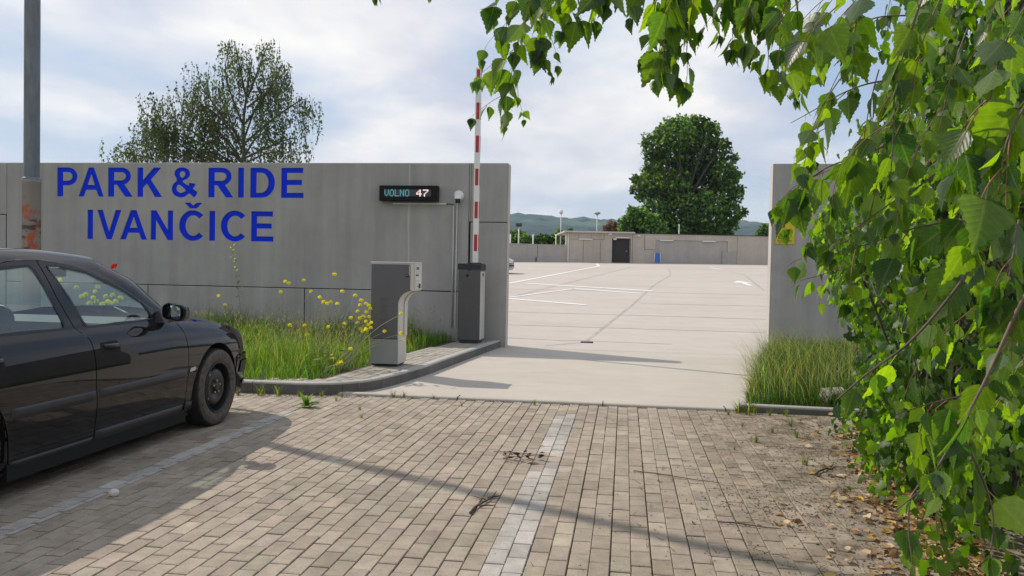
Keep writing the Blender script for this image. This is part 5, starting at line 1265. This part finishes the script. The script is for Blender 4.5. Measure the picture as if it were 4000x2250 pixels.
n = len(zs_); fs = [(i*n+j, (i+1)*n+j, (i+1)*n+j+1, i*n+j+1) for i in range(len(ys_)-1) for j in range(n-1)]; b.smooth = True; b.add(vs, fs)
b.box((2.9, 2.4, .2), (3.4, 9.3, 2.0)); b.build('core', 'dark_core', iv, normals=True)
ti = [(0, 0, 0), (.34, -.10, .03), (.52, .22, -.05), (.33, .40, .02), (.36, .66, -.03), (0, 1.05, -.10), (-.36, .66, -.03), (-.33, .40, .02), (-.52, .22, -.05), (-.34, -.10, .03), (0, .42, .07)]
fi = [(10, k, (k+1) % 10) for k in range(10)]
N = 9500; y = rng.uniform(2.7, 9.85, N); y = np.where(rng.random(N) < .25, rng.uniform(4, 6.5, N), y); s_ = rng.uniform(0, 1.03, N)**.9
xx = np.array([ivx(q) for q in y]); tt = np.array([ivy_top(q) for q in y])
low = np.where(y > 7.7, np.minimum(1, (y-7.7)*.9)*.85, 0.0); z = low+s_*(tt-low)
bul = .10*np.sin(y*3+z*2)+.09*np.sin(z*5-y*2)+.07*np.sin(y*9+z*7)
xx = xx+bul-np.array([iv_over(a_, c_) for a_, c_ in zip(y, z)])+rng.normal(0, .07, N)+.35*np.clip(s_-.82, 0, 1)*rng.uniform(0, 3, N)-.20*np.clip(1-z/.35, 0, 1)*rng.random(N)
out_n = np.stack([np.full(N, -1.0), np.where(y > 8.6, .6, -.25), np.where(s_ > .9, 1.2, .45)], 1)+rng.normal(0, .55, (N, 3))
dn = np.stack([rng.normal(0, .55, N), rng.normal(0, .55, N), np.full(N, -1.0)], 1)
hue = rng.random((N, 1)); c_ = np.array((.020, .060, .014))*(1-hue)+np.array((.095, .180, .018))*hue; c_ = c_*(1+rng.normal(0, .18, (N, 1)))
scatter('leaves', 'ivy_leaf', ti, fi, frames(dn, out_n)*rng.uniform(.040, .082, N)[:, None, None], np.stack([xx, y, z], 1), np.clip(c_, .004, .4), parent=iv)
# trailing bare stems, seen at the far foot
b = MB()
for k in range(34):
    y0 = random.uniform(4, 9.6); x0 = ivx(y0)+random.uniform(-.05, .35); p = [Vector((x0, y0, 0))]
    for q in range(6): p.append(p[-1]+Vector((random.gauss(-.02, .07), random.gauss(0, .09), random.uniform(.12, .32))))
    b.tube(smooth_line(p, 3), .004 if k % 4 else .008, 6)
b.build('stems', 'bark', iv)

# fallen leaves along the hedge foot
tl = [(0, 0, 0), (.30, .18, .16), (.40, .48, .10), (.20, .80, .18), (0, 1.05, .05), (-.20, .80, .06), (-.40, .48, .20), (-.30, .18, .10), (0, .5, -.02)]
fl_ = [(8, k, (k+1) % 8) for k in range(8)]
N = 2400; y = np.where(rng.random(N) < .45, rng.uniform(3.1, 5.4, N), rng.uniform(3.1, 8.4, N)); x = np.array([ivx(q) for q in y])-np.abs(rng.normal(-.02, .19, N))*np.interp(y, [3, 6, 8.4], [1.35, 1.0, .8])+.10
far_ = rng.random(N) < .045; x = np.where(far_, x-rng.uniform(0, .9, N), x)
dn = rand_dirs(N); nrm = np.tile([[0, 0, 1.0]], (N, 1))+rng.normal(0, .42, (N, 3)); pal = np.array([(.42, .28, .16), (.54, .39, .24), (.32, .20, .11), (.58, .40, .12), (.24, .14, .07), (.56, .44, .28)])
tag(scatter('leaf_litter', 'dry_leaf', tl, fl_, frames(dn, nrm)*rng.uniform(.022, .068, N)[:, None, None], np.stack([x, y, rng.uniform(.004, .022, N)], 1), pal[rng.integers(0, 6, N)]*(1+rng.normal(0, .15, (N, 1)))), 'dry tan leaves lying on the paving along the hedge foot', 'fallen leaves', kind='stuff')

# ------------------------------------------------------------ birch with hanging twigs close to the viewer
bt = thing('birch_tree', 'weeping birch hanging leafy twigs into the picture from above right', 'tree', (2.3, -.6, 0))
b = MB(); b.tube(smooth_line([(2.3, -.6, -.1), (2.25, -.55, 1.5), (2.1, -.4, 3.2), (1.9, -.1, 5.0), (1.85, .1, 7.5)], 6), [.19]*6+[.16]*6+[.12]*6+[.08]*7, 14); b.build('trunk', 'bark', bt)
half = [(0, 0), (.10, .015), (.20, .05), (.28, .105), (.345, .17), (.385, .245), (.395, .31), (.37, .375), (.345, .43), (.30, .49), (.265, .55), (.215, .61), (.18, .67), (.135, .735), (.10, .80), (.06, .87), (.035, .93), (0, 1.02)]
lv = []; lf = []
for i, (wv, t_) in enumerate(half):
    sr = (.022 if i % 2 == 0 else -.012) if 2 < i < 17 else 0; wv = wv+sr
    cu = -.16*t_*t_
    lv += [(-wv, t_+(.012 if i % 2 == 0 else 0), .20*wv+cu), (-wv*.5, t_, .06*wv+cu+.006*(i % 2)), (0, t_, cu), (wv*.5, t_, .06*wv+cu+.006*(i % 2)), (wv, t_+(.012 if i % 2 == 0 else 0), .20*wv+cu)]
for i in range(len(half)-1): lf += [(5*i+j, 5*i+j+1, 5*i+6+j, 5*i+5+j) for j in range(4)]
k_ = len(lv); lv += [(-.012, -.02, -.002), (.012, -.02, -.002), (.010, -.30, .02), (-.010, -.30, .02)]; lf += [(k_, k_+1, k_+2, k_+3)]
luv = [(v[0], v[1], 0) for v in lv]
lv2 = [(0, 0, 0), (.30, .10, .05), (.39, .30, .07), (.22, .60, -.03), (0, 1.0, -.15), (-.22, .60, -.03), (-.39, .30, .07), (-.30, .10, .05), (0, .4, -.03)]
class Bough:
    """one leafy branch or twig: its wood is the part, its leaves a sub-part"""
    def leaf(s, p, d, size, mask=None):
        d = Vector(d).normalized(); dd = (d*.45+Vector((random.gauss(0, .22), random.gauss(0, .22), -1.0))).normalized()
        pe = p+dd*size*.30
        if mask and not mask(*to_px(pe+dd*size*.45)): return
        nrm = Vector((random.gauss(0, 1), random.gauss(-.55, .8), random.gauss(.25, .45)))
        s.pos.append(pe); s.dn.append(dd); s.nm.append(nrm); s.sz.append(size)
        leaf_tone = random.random()**1.5; c_ = np.array((.014, .046, .026))*(1-leaf_tone)+np.array((.080, .150, .010))*leaf_tone  # leaf variety, plus backlit and shaded leaves put into the colour
        s.col.append(np.clip(c_*(1+random.gauss(0, .15)), .004, .4))
    def twig(s, pts, r0, size, gapl=.035, mask=None, tip=True, t0=0.0, fat=False):
        s.pos = []; s.dn = []; s.nm = []; s.sz = []; s.col = []
        pts = smooth_line(pts, 6); n = len(pts)
        if mask and not fat:   # a twig ends where its leaves end
            k = 1
            while k < n and (k < 4 or mask(*to_px(pts[k]))): k += 1
            if k < 5: return
            pts = pts[:k]; n = k
        acc = 0; sgn = 1; tot = sum((q-p).length for p, q in zip(pts, pts[1:])); run = 0
        for p, q in zip(pts, pts[1:]):
            L = (q-p).length; acc += L; run += L
            if acc > gapl and run/tot > t0:
                acc = 0; sgn = -sgn; d = (q-p).normalized(); sd = d.cross(c_f).normalized()*sgn
                f_ = 1-.5*(run/tot)**2
                s.leaf(q, d*.4+sd*.8+Vector((random.gauss(0, .3), random.gauss(0, .3), random.gauss(0, .2))), size*f_*random.choice((.62, .8, .95, 1.1, 1.3)), mask)
                if random.random() < .35: s.leaf(q, d*.4-sd*.8, size*f_*random.uniform(.6, 1.0), mask)
        if tip:
            for _ in range(3): s.leaf(pts[-1], (pts[-1]-pts[-2]).normalized()+Vector((random.gauss(0, .5), random.gauss(0, .5), 0)), size*random.uniform(.3, .55), mask)
        if not s.pos: return
        b = MB(); b.tube(pts, list(np.linspace(r0, r0*.35, n)), 6); o = b.build('branch' if fat else 'twig', 'twig_bark' if fat else 'red_twig', bt)
        sz = np.array(s.sz)
        scatter('leaves', 'birch_leaf', lv, lf, frames(np.array([tuple(v) for v in s.dn]), np.array([tuple(v) for v in s.nm]))*sz[:, None, None], np.array([tuple(v) for v in s.pos]), np.array(s.col), luv, o)
def P3(lst, d0, d1=None):
    d1 = d0 if d1 is None else d1; n = len(lst)
    return [at(x, y, d0+(d1-d0)*i/max(1, n-1)) for i, (x, y) in enumerate(lst)]
# spray hanging over the boom, upper middle
g = Bough(); S = .066
g.twig(P3([(2330, -330), (2180, -190), (2090, -60), (2050, 90), (2010, 190)], 1.55), .0015, S, 0.036, t0=.25)
g.twig(P3([(2040, 30), (2000, 60), (1960, 110), (1905, 170), (1885, 225)], 1.55), .0007, S*.62, 0.030)
g.twig(P3([(2030, 150), (2010, 190), (1960, 225), (1900, 270), (1862, 305)], 1.55), .0008, S*.7, 0.032)
g.twig(P3([(2020, 190), (1990, 320), (1975, 365), (1985, 430), (1972, 480)], 1.55), .0008, S*.85, 0.024)
g.twig(P3([(1980, 365), (1930, 390), (1880, 425), (1840, 455)], 1.55), .0007, S*.5, 0.036)
g.twig(P3([(2020, 300), (2025, 380), (2035, 420), (2045, 460)], 1.55), .0006, S*.48, 0.029)
g.twig(P3([(2250, -260), (2140, -110), (2120, 30), (2110, 130), (2105, 180)], 1.5), .0012, S*.95, 0.026, t0=.3)
g.twig(P3([(2120, 60), (2150, 140), (2170, 200), (2180, 250)], 1.5), .0007, S*.55, 0.032)
g.twig(P3([(2090, 170), (2110, 220), (2135, 260), (2155, 290)], 1.5), .0007, S*.5, 0.025)
g.twig(P3([(2060, -60), (2030, -20), (2000, 20), (1990, 50)], 1.6), .0008, S*.7, 0.025)
g.twig(P3([(2160, -120), (2170, -40), (2150, 30), (2120, 70)], 1.65), .0008, S*.9, 0.022)
# top edge sprays between
g = Bough()
g.twig(P3([(2420, -260), (2300, -150), (2240, -40), (2225, 60), (2200, 110)], 1.5), .0011, S*.9, 0.032, t0=.3)
g.twig(P3([(2240, -40), (2262, 20), (2258, 70)], 1.5), .0007, S*1.35, 0.043, tip=False)
g.twig(P3([(2180, -90), (2185, -10), (2185, 20)], 1.55), .0007, S*.6, 0.036)
g.twig(P3([(2520, -240), (2420, -130), (2375, -60), (2370, 0)], 1.45), .0009, S*1.1, 0.029, t0=.3)
g.twig(P3([(2430, -140), (2450, -60), (2470, 20)], 1.5), .0007, S*.8, 0.029)
g.twig(P3([(2360, -80), (2330, -40), (2335, 0)], 1.5), .0007, S*.9, 0.029)
g.twig(P3([(1520, -150), (1480, -60), (1466, -12)], 1.55), .0006, S*.42, 0.022)
g.twig(P3([(1700, -150), (1690, -60), (1681, -14)], 1.55), .0006, S*.40, 0.022)
g = Bough()
g.twig(P3([(2800, -420), (2680, -220), (2630, -60), (2600, 90), (2575, 200), (2560, 300)], 1.45), .0016, S*1.05, 0.024, t0=.25)
g.twig(P3([(2640, -40), (2670, 70), (2680, 170), (2685, 280), (2680, 330)], 1.45), .0009, S*.9, 0.026)
g.twig(P3([(2600, 80), (2560, 120), (2530, 190), (2508, 235)], 1.45), .0007, S*.55, 0.036)
g.twig(P3([(2740, -220), (2700, -80), (2695, 10), (2650, 110)], 1.5), .0011, S, 0.026, t0=.2)
g.twig(P3([(2590, 170), (2560, 270), (2558, 330)], 1.45), .0007, S*.55, 0.023)
g.twig(P3([(2900, -260), (2850, -120), (2820, -20), (2780, 60), (2745, 110)], 1.45), .0009, S*.8, 0.029, t0=.2)
g.twig(P3([(2960, -260), (2910, -80), (2890, 40), (2875, 130), (2860, 190)], 1.35), .0009, S*.85, 0.029, t0=.2)
g.twig(P3([(2980, -200), (2950, -60), (2935, 40)], 1.3), .0009, S*1.15, 0.032, t0=.2)
# more of the leafy fringe along the top edge
g = Bough()
for x0, d0, L in ((1950, 1.6, 190), (2070, 1.45, 260), (2125, 1.6, 330), (2345, 1.45, 200), (2480, 1.4, 200), (2560, 1.45, 330), (2610, 1.35, 420), (2660, 1.45, 440), (2705, 1.4, 340), (2830, 1.35, 270), (2880, 1.4, 330), (2930, 1.3, 300), (2975, 1.35, 380), (3020, 1.3, 420), (3060, 1.25, 470)):
    g.twig(P3([(x0+110, -240), (x0+50, -130), (x0+10, -20), (x0-15, -130+L*.70), (x0-20, -130+L*.94)], d0), .0012, S*random.uniform(.75, 1.1), .028, t0=.2)
# the big curtain of foliage at the right
MASK = [(2900, -60), (2990, 120), (3060, 230), (3050, 330), (3110, 430), (3070, 560), (3110, 650), (3050, 750), (3010, 840), (3040, 930), (3010, 1010), (3060, 1090), (3110, 1150), (3230, 1230), (3340, 1300), (3370, 1390), (3270, 1480), (3240, 1590), (3300, 1640), (3430, 1530), (3530, 1640), (3400, 1880), (3330, 1960), (3400, 2050), (3520, 2010), (3550, 2240), (3660, 2240), (3680, 1960), (3810, 1900), (3860, 2260), (4300, 2300), (4300, -300), (2850, -300)]
mk = lambda x, y: inside((x, y), MASK)
SPEC = []   # (px polyline, depth at root, depth at tip, leaf size)
near = [([(4080, 560), (3990, 760), (3840, 960), (3740, 1120), (3560, 1330), (3400, 1450), (3270, 1560)], 1.12, 1.0, .066), ([(4080, 1050), (3990, 1180), (3880, 1420), (3790, 1600), (3660, 1830)], 1.0, .92, .066),
        ([(3830, 860), (3700, 868), (3560, 895), (3400, 950), (3260, 990)], 1.25, 1.35, .058), ([(3640, -120), (3560, 120), (3500, 320), (3490, 520), (3480, 680)], 1.15, 1.1, .062),
        ([(3490, 310), (3380, 330), (3280, 370), (3180, 430), (3090, 480)], 1.4, 1.5, .052), ([(3480, 560), (3360, 610), (3240, 650), (3130, 720), (3040, 790)], 1.35, 1.4, .055),
        ([(3900, 1480), (3770, 1540), (3620, 1580), (3500, 1620)], 1.05, 1.0, .056), ([(3760, 1640), (3680, 1820), (3590, 1920), (3490, 2000)], 1.05, 1.0, .055), ([(3730, 1640), (3830, 1850), (3880, 2010), (3870, 2150)], 1.0, .95, .060),
        ([(3640, 1850), (3560, 1940), (3550, 2080), (3565, 2200)], 1.05, 1.0, .050), ([(4060, -60), (3930, 160), (3870, 380), (3850, 560)], .98, .92, .066), ([(4100, 240), (4000, 420), (3930, 560), (3900, 760)], .92, .88, .068),
        ([(3560, 60), (3420, 70), (3290, 130), (3200, 180)], 1.5, 1.6, .052), ([(3400, -120), (3350, 60), (3330, 200), (3330, 340)], 1.5, 1.45, .055), ([(3700, 640), (3600, 720), (3470, 800), (3330, 900), (3240, 960)], 1.3, 1.3, .055), ([(3980, 860), (3960, 980), (3940, 1080)], 1.05, 1.0, .068)]
for pl, d0, d1, sz in near: SPEC.append((pl, d0, d1, sz, True))
for pl in ([(3300, 780), (3230, 830), (3180, 880), (3150, 950)], [(3330, 930), (3190, 985), (3090, 1030), (3050, 1080)], [(3300, 640), (3180, 690), (3090, 740), (3035, 800)], [(3280, 480), (3190, 520), (3120, 590), (3085, 640)], [(3340, 1020), (3220, 1070), (3120, 1100), (3080, 1140)]): SPEC.append((pl, 1.5, 1.45, .055, False))
for k in range(46):
    x0 = random.uniform(3040, 4100); y0 = random.uniform(-250, 720)*(1 if x0 > 3300 else .5)-(90 if k % 3 == 0 else 0); L = random.uniform(300, 560); dx = -random.uniform(.1, .75)*L; d0 = random.uniform(1.1, 2.0)
    SPEC.append(([(x0, y0), (x0+dx*.45, y0+L*.28), (x0+dx*.8, y0+L*.62), (x0+dx, y0+L)], d0, d0*random.uniform(.92, 1.05), random.uniform(.046, .058), False))
for k in range(6):
    x0 = random.uniform(3800, 4100); y0 = random.uniform(700, 1500); L = random.uniform(250, 500); dx = -random.uniform(.3, .9)*L; d0 = random.uniform(1.1, 1.8)
    SPEC.append(([(x0, y0), (x0+dx*.45, y0+L*.28), (x0+dx*.8, y0+L*.62), (x0+dx, y0+L)], d0, d0, random.uniform(.048, .058), False))
for k, (pl, d0, d1, sz, fat) in enumerate(SPEC):
    pts = P3(pl, d0, d1)
    g.twig(pts, (.0030 if k < 2 else .0017) if fat else .0010, sz, .034 if fat else .026, mk, t0=.1, fat=fat)
    if fat:   # side twigs
        for q in range(2):
            f_ = random.uniform(.25, .85); i_ = int(f_*(len(pts)-1)); p0 = pts[i_].lerp(pts[min(i_+1, len(pts)-1)], f_*(len(pts)-1)-i_)
            px_, py_ = to_px(p0); L = random.uniform(150, 330); dep = (p0-Vector((0, 0, CAM_H))).dot(c_f); dx = random.uniform(-1.0, .05)*L
            g.twig(P3([(px_, py_), (px_+dx*.5, py_+L*.25), (px_+dx*.9, py_+L*.65), (px_+dx, py_+L)], dep, dep*random.uniform(.95, 1.15)), .0010, sz*.9, .03, mk)
# limbs over the viewer from which the boughs hang
b = MB()
for tgt in ([(2.1, -.35, 3.4), (1.7, .5, 3.5), (.9, 1.5, 3.1), (.3, 2.2, 2.75)], [(2.05, -.3, 3.6), (1.5, .3, 3.2), (.95, .8, 2.6), (.7, 1.0, 2.2)], [(2.15, -.45, 2.8), (1.6, .3, 2.5), (1.1, .9, 2.1), (.85, 1.1, 1.75)], [(1.95, -.2, 4.2), (1.2, .9, 4.0), (.3, 1.9, 3.3), (-.4, 2.3, 2.7)]):
    b.tube(smooth_line(tgt, 6), list(np.linspace(.045, .006, 19)), 8)
b.build('limb', 'bark', bt)

# ------------------------------------------------------------ trees beyond the walls
def leaf_cloud(name, parent, centers, radii, n, size, cols, m='tree_leaf', droop=0.0, shell=.55):
    """leaf sprays on lobed clumps: many small faces facing outwards at random"""
    centers = np.array(centers); radii = np.array(radii); wgt = (radii**2).prod(1)**.5 if radii.ndim > 1 else radii**2; wgt = wgt/wgt.sum()
    i_ = rng.choice(len(centers), n, p=wgt); d = rng.normal(0, 1, (n, 3)); d /= np.linalg.norm(d, axis=1, keepdims=True)
    rr2 = rng.uniform(shell, 1.05, n)[:, None]; rad = radii[i_] if radii.ndim > 1 else radii[i_][:, None]
    pos = centers[i_]+d*rr2*rad*(1+.12*np.sin(d[:, :1]*9+i_[:, None])+.10*np.sin(d[:, 2:3]*13))
    nrm = d+rng.normal(0, .6, (n, 3)); nrm[:, 2] += .35; dn = rng.normal(0, 1, (n, 3)); dn[:, 2] -= droop
    tv_ = [(0, 0, 0), (.42, .3, .06), (.28, .8, -.03), (0, 1.1, -.1), (-.35, .75, .04), (-.40, .28, .05)]
    cl = cols[rng.integers(0, len(cols), n)]*(1+rng.normal(0, .2, (n, 1)))*(rng.uniform(.7, 1.35, len(centers))[i_])[:, None]
    return scatter(name, m, tv_, [(0, 1, 2, 3), (0, 3, 4, 5)], frames(dn, nrm)*rng.uniform(.6, 1.3, n)[:, None, None]*size, pos, np.clip(cl, .003, .5), parent=parent)
DG = np.array([(.045, .095, .024), (.095, .18, .034), (.15, .25, .042), (.030, .064, .019)])
YD = 92.0
def gp(px, py, D): return at(px, py, D)
bigt = thing('broadleaf_tree', 'large dark round-crowned tree standing behind the far building', 'tree', tuple(gp(2660, 1010, YD)))
clumps = [(2640, 520, 70), (2560, 570, 62), (2710, 545, 62), (2770, 530, 55), (2610, 640, 80), (2700, 640, 85), (2800, 610, 62), (2550, 700, 62), (2530, 740, 50), (2640, 740, 85), (2740, 720, 88), (2830, 690, 62), (2850, 760, 50), (2560, 830, 62), (2650, 850, 85), (2760, 830, 88), (2850, 840, 52), (2600, 900, 60), (2700, 910, 75), (2810, 900, 62), (2500, 715, 30), (2740, 480, 32), (2680, 490, 40), (2865, 690, 30), (2590, 520, 35), (2620, 492, 20), (2712, 468, 18), (2775, 492, 20), (2830, 560, 22), (2480, 700, 16), (2472, 738, 16), (2500, 770, 20), (2890, 740, 20), (2896, 830, 22), (2548, 610, 22), (2535, 655, 20), (2870, 620, 18)]
sc = YD/FPX
cen = [tuple(gp(x, y, YD+random.uniform(-3.2, 3.2))) for x, y, r_ in clumps]; rad = [r_*sc*.98 for x, y, r_ in clumps]
leaf_cloud('crown', bigt, cen, np.array(rad)*.95, 25000, .35, DG, shell=.62)
b = MB(); base = gp(2660, 1010, YD); b.tube(smooth_line([base, gp(2668, 880, YD), gp(2680, 740, YD), gp(2690, 600, YD)], 6), list(np.linspace(.55, .12, 19)), 10)
for c_ in cen: b.tube(smooth_line([gp(2670, 820, YD), gp(2675, 780, YD).lerp(Vector(c_), .5), c_], 4), [.2]*3+[.12]*3+[.05]*3, 6)
b.build('trunk', 'bark', bigt)
sm = thing('broadleaf_tree', 'smaller green tree at the left foot of the large dark tree', 'tree', tuple(gp(2490, 1010, 84)))
cl2 = [(2490, 850, 42), (2450, 870, 32), (2530, 865, 40), (2480, 895, 40), (2540, 900, 38), (2435, 900, 20), (2470, 830, 24), (2575, 890, 30)]
leaf_cloud('crown', sm, [tuple(gp(x, y, 84+random.uniform(-1, 1))) for x, y, r_ in cl2], np.array([r_*84/FPX for x, y, r_ in cl2]), 5200, .30, DG*1.35, shell=.3)
b = MB(); b.tube([gp(2490, 1010, 84), gp(2490, 930, 84), gp(2488, 860, 84)], [.22, .16, .06], 8); b.build('trunk', 'bark', sm)
def shrub(name, label, cat, cl, D, n, size, colr, group=None, trunk=True, shell=.25):
    x0 = sum(c_[0] for c_ in cl)/len(cl); t0 = thing(name, label, cat, tuple(gp(x0, 1000, D)), group)
    leaf_cloud('crown', t0, [tuple(gp(x, y, D+random.uniform(-1, 1))) for x, y, r_ in cl], np.array([r_*D/FPX for x, y, r_ in cl]), n, size, colr, shell=shell)
    if trunk:
        b = MB()
        for (x, y, r_) in cl: b.tube([gp(x0, 1010, D), gp(x0, (y+1000)/2, D), gp(x, y, D)], [.18, .11, .03], 6)
        b.build('trunk', 'bark', t0)
MG = np.array([(.035, .075, .018), (.055, .105, .022), (.025, .055, .016), (.075, .125, .03)])
shrub('bush', 'dark rounded bush behind the low wall beside the gate edge', 'bush', [(2010, 915, 16), (2030, 920, 22), (2045, 935, 20), (2000, 945, 22)], 96, 2600, .26, DG*1.3)
shrub('bush', 'bright green bush behind the low wall, second from the gate edge', 'bush', [(2070, 940, 18), (2090, 945, 20), (2055, 955, 20)], 92, 1800, .25, MG)
shrub('bush', 'tall bright green bush in the middle behind the low wall', 'bush', [(2115, 930, 17), (2135, 940, 22), (2155, 945, 22), (2165, 930, 14), (2125, 955, 22)], 92, 2600, .25, MG*1.15)
shrub('conifer', 'feathery dark conifer behind the low wall next to the building corner', 'tree', [(2185, 900, 9), (2182, 920, 14), (2190, 940, 18), (2180, 955, 16)], 90, 1500, .22, DG*1.5)
shrub('small_tree', 'small dark treetop peeping over the building roof left end', 'tree', [(2228, 900, 9), (2222, 910, 12), (2236, 912, 10)], 105, 600, .26, DG*1.2)
shrub('small_tree', 'reddish brown round tree left of the big dark crown', 'tree', [(2390, 880, 20), (2370, 895, 18), (2415, 892, 20), (2395, 900, 20), (2440, 905, 18)], 130, 1500, .30, np.array([(.16, .075, .05), (.12, .06, .04), (.20, .10, .07)]), shell=.7)
shrub('small_tree', 'small dark tree beside the right gate wall on the far skyline', 'tree', [(2978, 900, 14), (2990, 890, 14), (2965, 915, 12), (2995, 910, 14)], 140, 900, .4, DG)
# birch behind the long wall on the left: leaning limbs and hanging strings of leaves
BD = 31.0
lb = thing('birch_tree', 'airy weeping birch rising behind the long lettered wall', 'tree', tuple(gp(950, 1030, BD)))
b = MB(); tr = smooth_line([gp(950, 1040, BD), gp(955, 700, BD), gp(950, 500, BD), gp(965, 360, BD), gp(985, 230, BD)], 8); b.tube(tr, list(np.linspace(.10, .02, len(tr))), 8)
limbs = [[(952, 640), (860, 520), (780, 400), (745, 350)], [(950, 560), (850, 430), (790, 330), (770, 265)], [(955, 500), (900, 360), (880, 260), (905, 180)], [(965, 400), (940, 280), (925, 200), (915, 165)], [(968, 380), (1010, 270), (1035, 200), (1050, 168)], [(960, 480), (1040, 370), (1090, 280), (1105, 250)], [(955, 560), (1060, 470), (1130, 420), (1180, 390), (1205, 400)], [(952, 620), (1080, 560), (1150, 540), (1165, 560)], [(952, 660), (800, 600), (660, 520), (600, 500), (575, 520)], [(860, 640), (700, 560), (610, 430), (605, 385)], [(860, 650), (640, 590), (520, 560), (470, 570)], [(950, 600), (900, 470), (860, 380), (845, 320)], [(965, 420), (1060, 350), (1080, 330)], [(955, 540), (1000, 420), (1060, 330), (1075, 250)], [(600, 620), (500, 600), (450, 590)], [(952, 640), (1040, 600), (1110, 590)], [(940, 650), (840, 600), (740, 590), (700, 600)], [(660, 570), (620, 500), (600, 470), (585, 470)], [(950, 640), (820, 520), (720, 430), (690, 350)], [(900, 640), (760, 520), (690, 470), (660, 440)], [(950, 620), (1000, 540), (1060, 500), (1080, 470)], [(950, 640), (900, 560), (830, 500), (800, 490)], [(880, 640), (780, 560), (700, 520), (670, 520)], [(930, 560), (860, 460), (800, 420), (770, 420)]]
strings = []
for L in limbs:
    dz = random.uniform(-1.6, 1.6); pts = smooth_line([gp(x, y, BD+dz*i/len(L)) for i, (x, y) in enumerate(L)], 6); b.tube(pts, list(np.linspace(.045, .010, len(pts))), 6)
    for p in pts[3:]:
        for _ in range(4):
            if random.random() < .72: strings.append(p+Vector((random.gauss(0, .18), random.gauss(0, .5), random.gauss(.05, .12))))
pos = []; sz = []
for p in strings:
    L = random.uniform(.5, 1.7); dx = random.gauss(0, .10); q = p.copy(); n_ = int(L/.055)
    if p.z < 4.0: L *= .8
    b.tube([p, p+Vector((dx*.6, 0, -L*.35)), p+Vector((dx, 0, -L))], .004, 3, False)
    for k in range(n_):
        t_ = k/n_
        if random.random() < (.95 if p.z < 5.6 else .76): pos.append(p+Vector((dx*t_+random.gauss(0, .05), random.gauss(0, .07), -L*t_+random.gauss(0, .03)))); sz.append(random.uniform(.045, .09))
b.build('trunk', 'bark', lb)
pos = np.array([tuple(v) for v in pos]); n = len(pos); dn = rng.normal(0, .45, (n, 3)); dn[:, 2] -= 1.0
BG = np.array([(.060, .090, .040), (.080, .120, .040), (.045, .068, .034)])
scatter('crown', 'tree_leaf', [(0, 0, 0), (.36, .3, .05), (0, 1.1, -.08), (-.36, .3, .05)], [(0, 1, 2, 3)], frames(dn, rng.normal(0, 1, (n, 3)))*np.array(sz)[:, None, None]*1.45, pos, BG[rng.integers(0, 3, n)]*(1+rng.normal(0, .2, (n, 1))), parent=lb)

# ------------------------------------------------------------ slender posts beyond the lot
def post(label, px_, top, D, r_=.05, head=None, base=960, m='white_metal', name='street_lamp', cat='lamp post'):
    p0 = gp(px_-1, base, D); p0.z = 1.4; p1 = gp(px_, top, D); p0.x = p1.x; p0.y = p1.y
    t0 = thing(name, label, cat, tuple(p0)); b = MB(); b.tube([p0, p0.lerp(p1, .5), p1], [r_*1.25, r_, r_*.8], 8); b.build('pole', m, t0)
    if head == 'globe': b = MB(); b.lathe([(.02, -.30), (.12, -.26), (.19, -.05), (.17, .12), (.02, .2)], p1, 'z', 12); b.build('lamp_head', 'white_plastic', t0)
    if head == 'disc': b = MB(); b.lathe([(.05, -.28), (.12, -.2), (.36, -.06), (.34, .08), (.1, .14)], p1, 'z', 12); b.build('lamp_head', 'conduit_grey', t0)
    if head == 'box': b = MB(); b.box((p1.x-.28, p1.y-.2, p1.z-.12), (p1.x+.28, p1.y+.2, p1.z+.18), .04); b.build('lamp_head', 'iron_dark', t0)
post('tall slender lamp post with a pale globe head left of the far building corner', 2192, 826, 80, .055, 'globe')
post('tall slender lamp post with a flat disc head rising over the far building roof', 2333, 832, 88, .06, 'disc', 930)
post('white post with a dark box head behind the low wall', 2027, 880, 76, .07, 'box')
for x, lab in ((1994, 'short white fence post behind the low wall at the gate edge'), (2083, 'short white fence post behind the low wall in its middle'), (2173, 'short white fence post behind the low wall near the building')): post(lab, x, 915, 74, .07, None, name='fence_post', cat='post')
post('short white pole standing up behind the far building roof', 2653, 876, 86, .08, None, 930, name='pole', cat='pole')
# air: a thin even haze over the whole scene
hz = MB(); hz.box((-3200, -40, -1.3), (3800, 3100, 262)); m, t = new_mat('haze_air')
pvn = t.n('ShaderNodeVolumePrincipled', Density=HAZE_DENSITY, Anisotropy=.3); t.put(pvn.inputs['Color'], (.55, .76, 1.0)); t.out(pvn.outputs[0], True)
tag(hz.build('haze', 'haze_air'), kind='stuff')
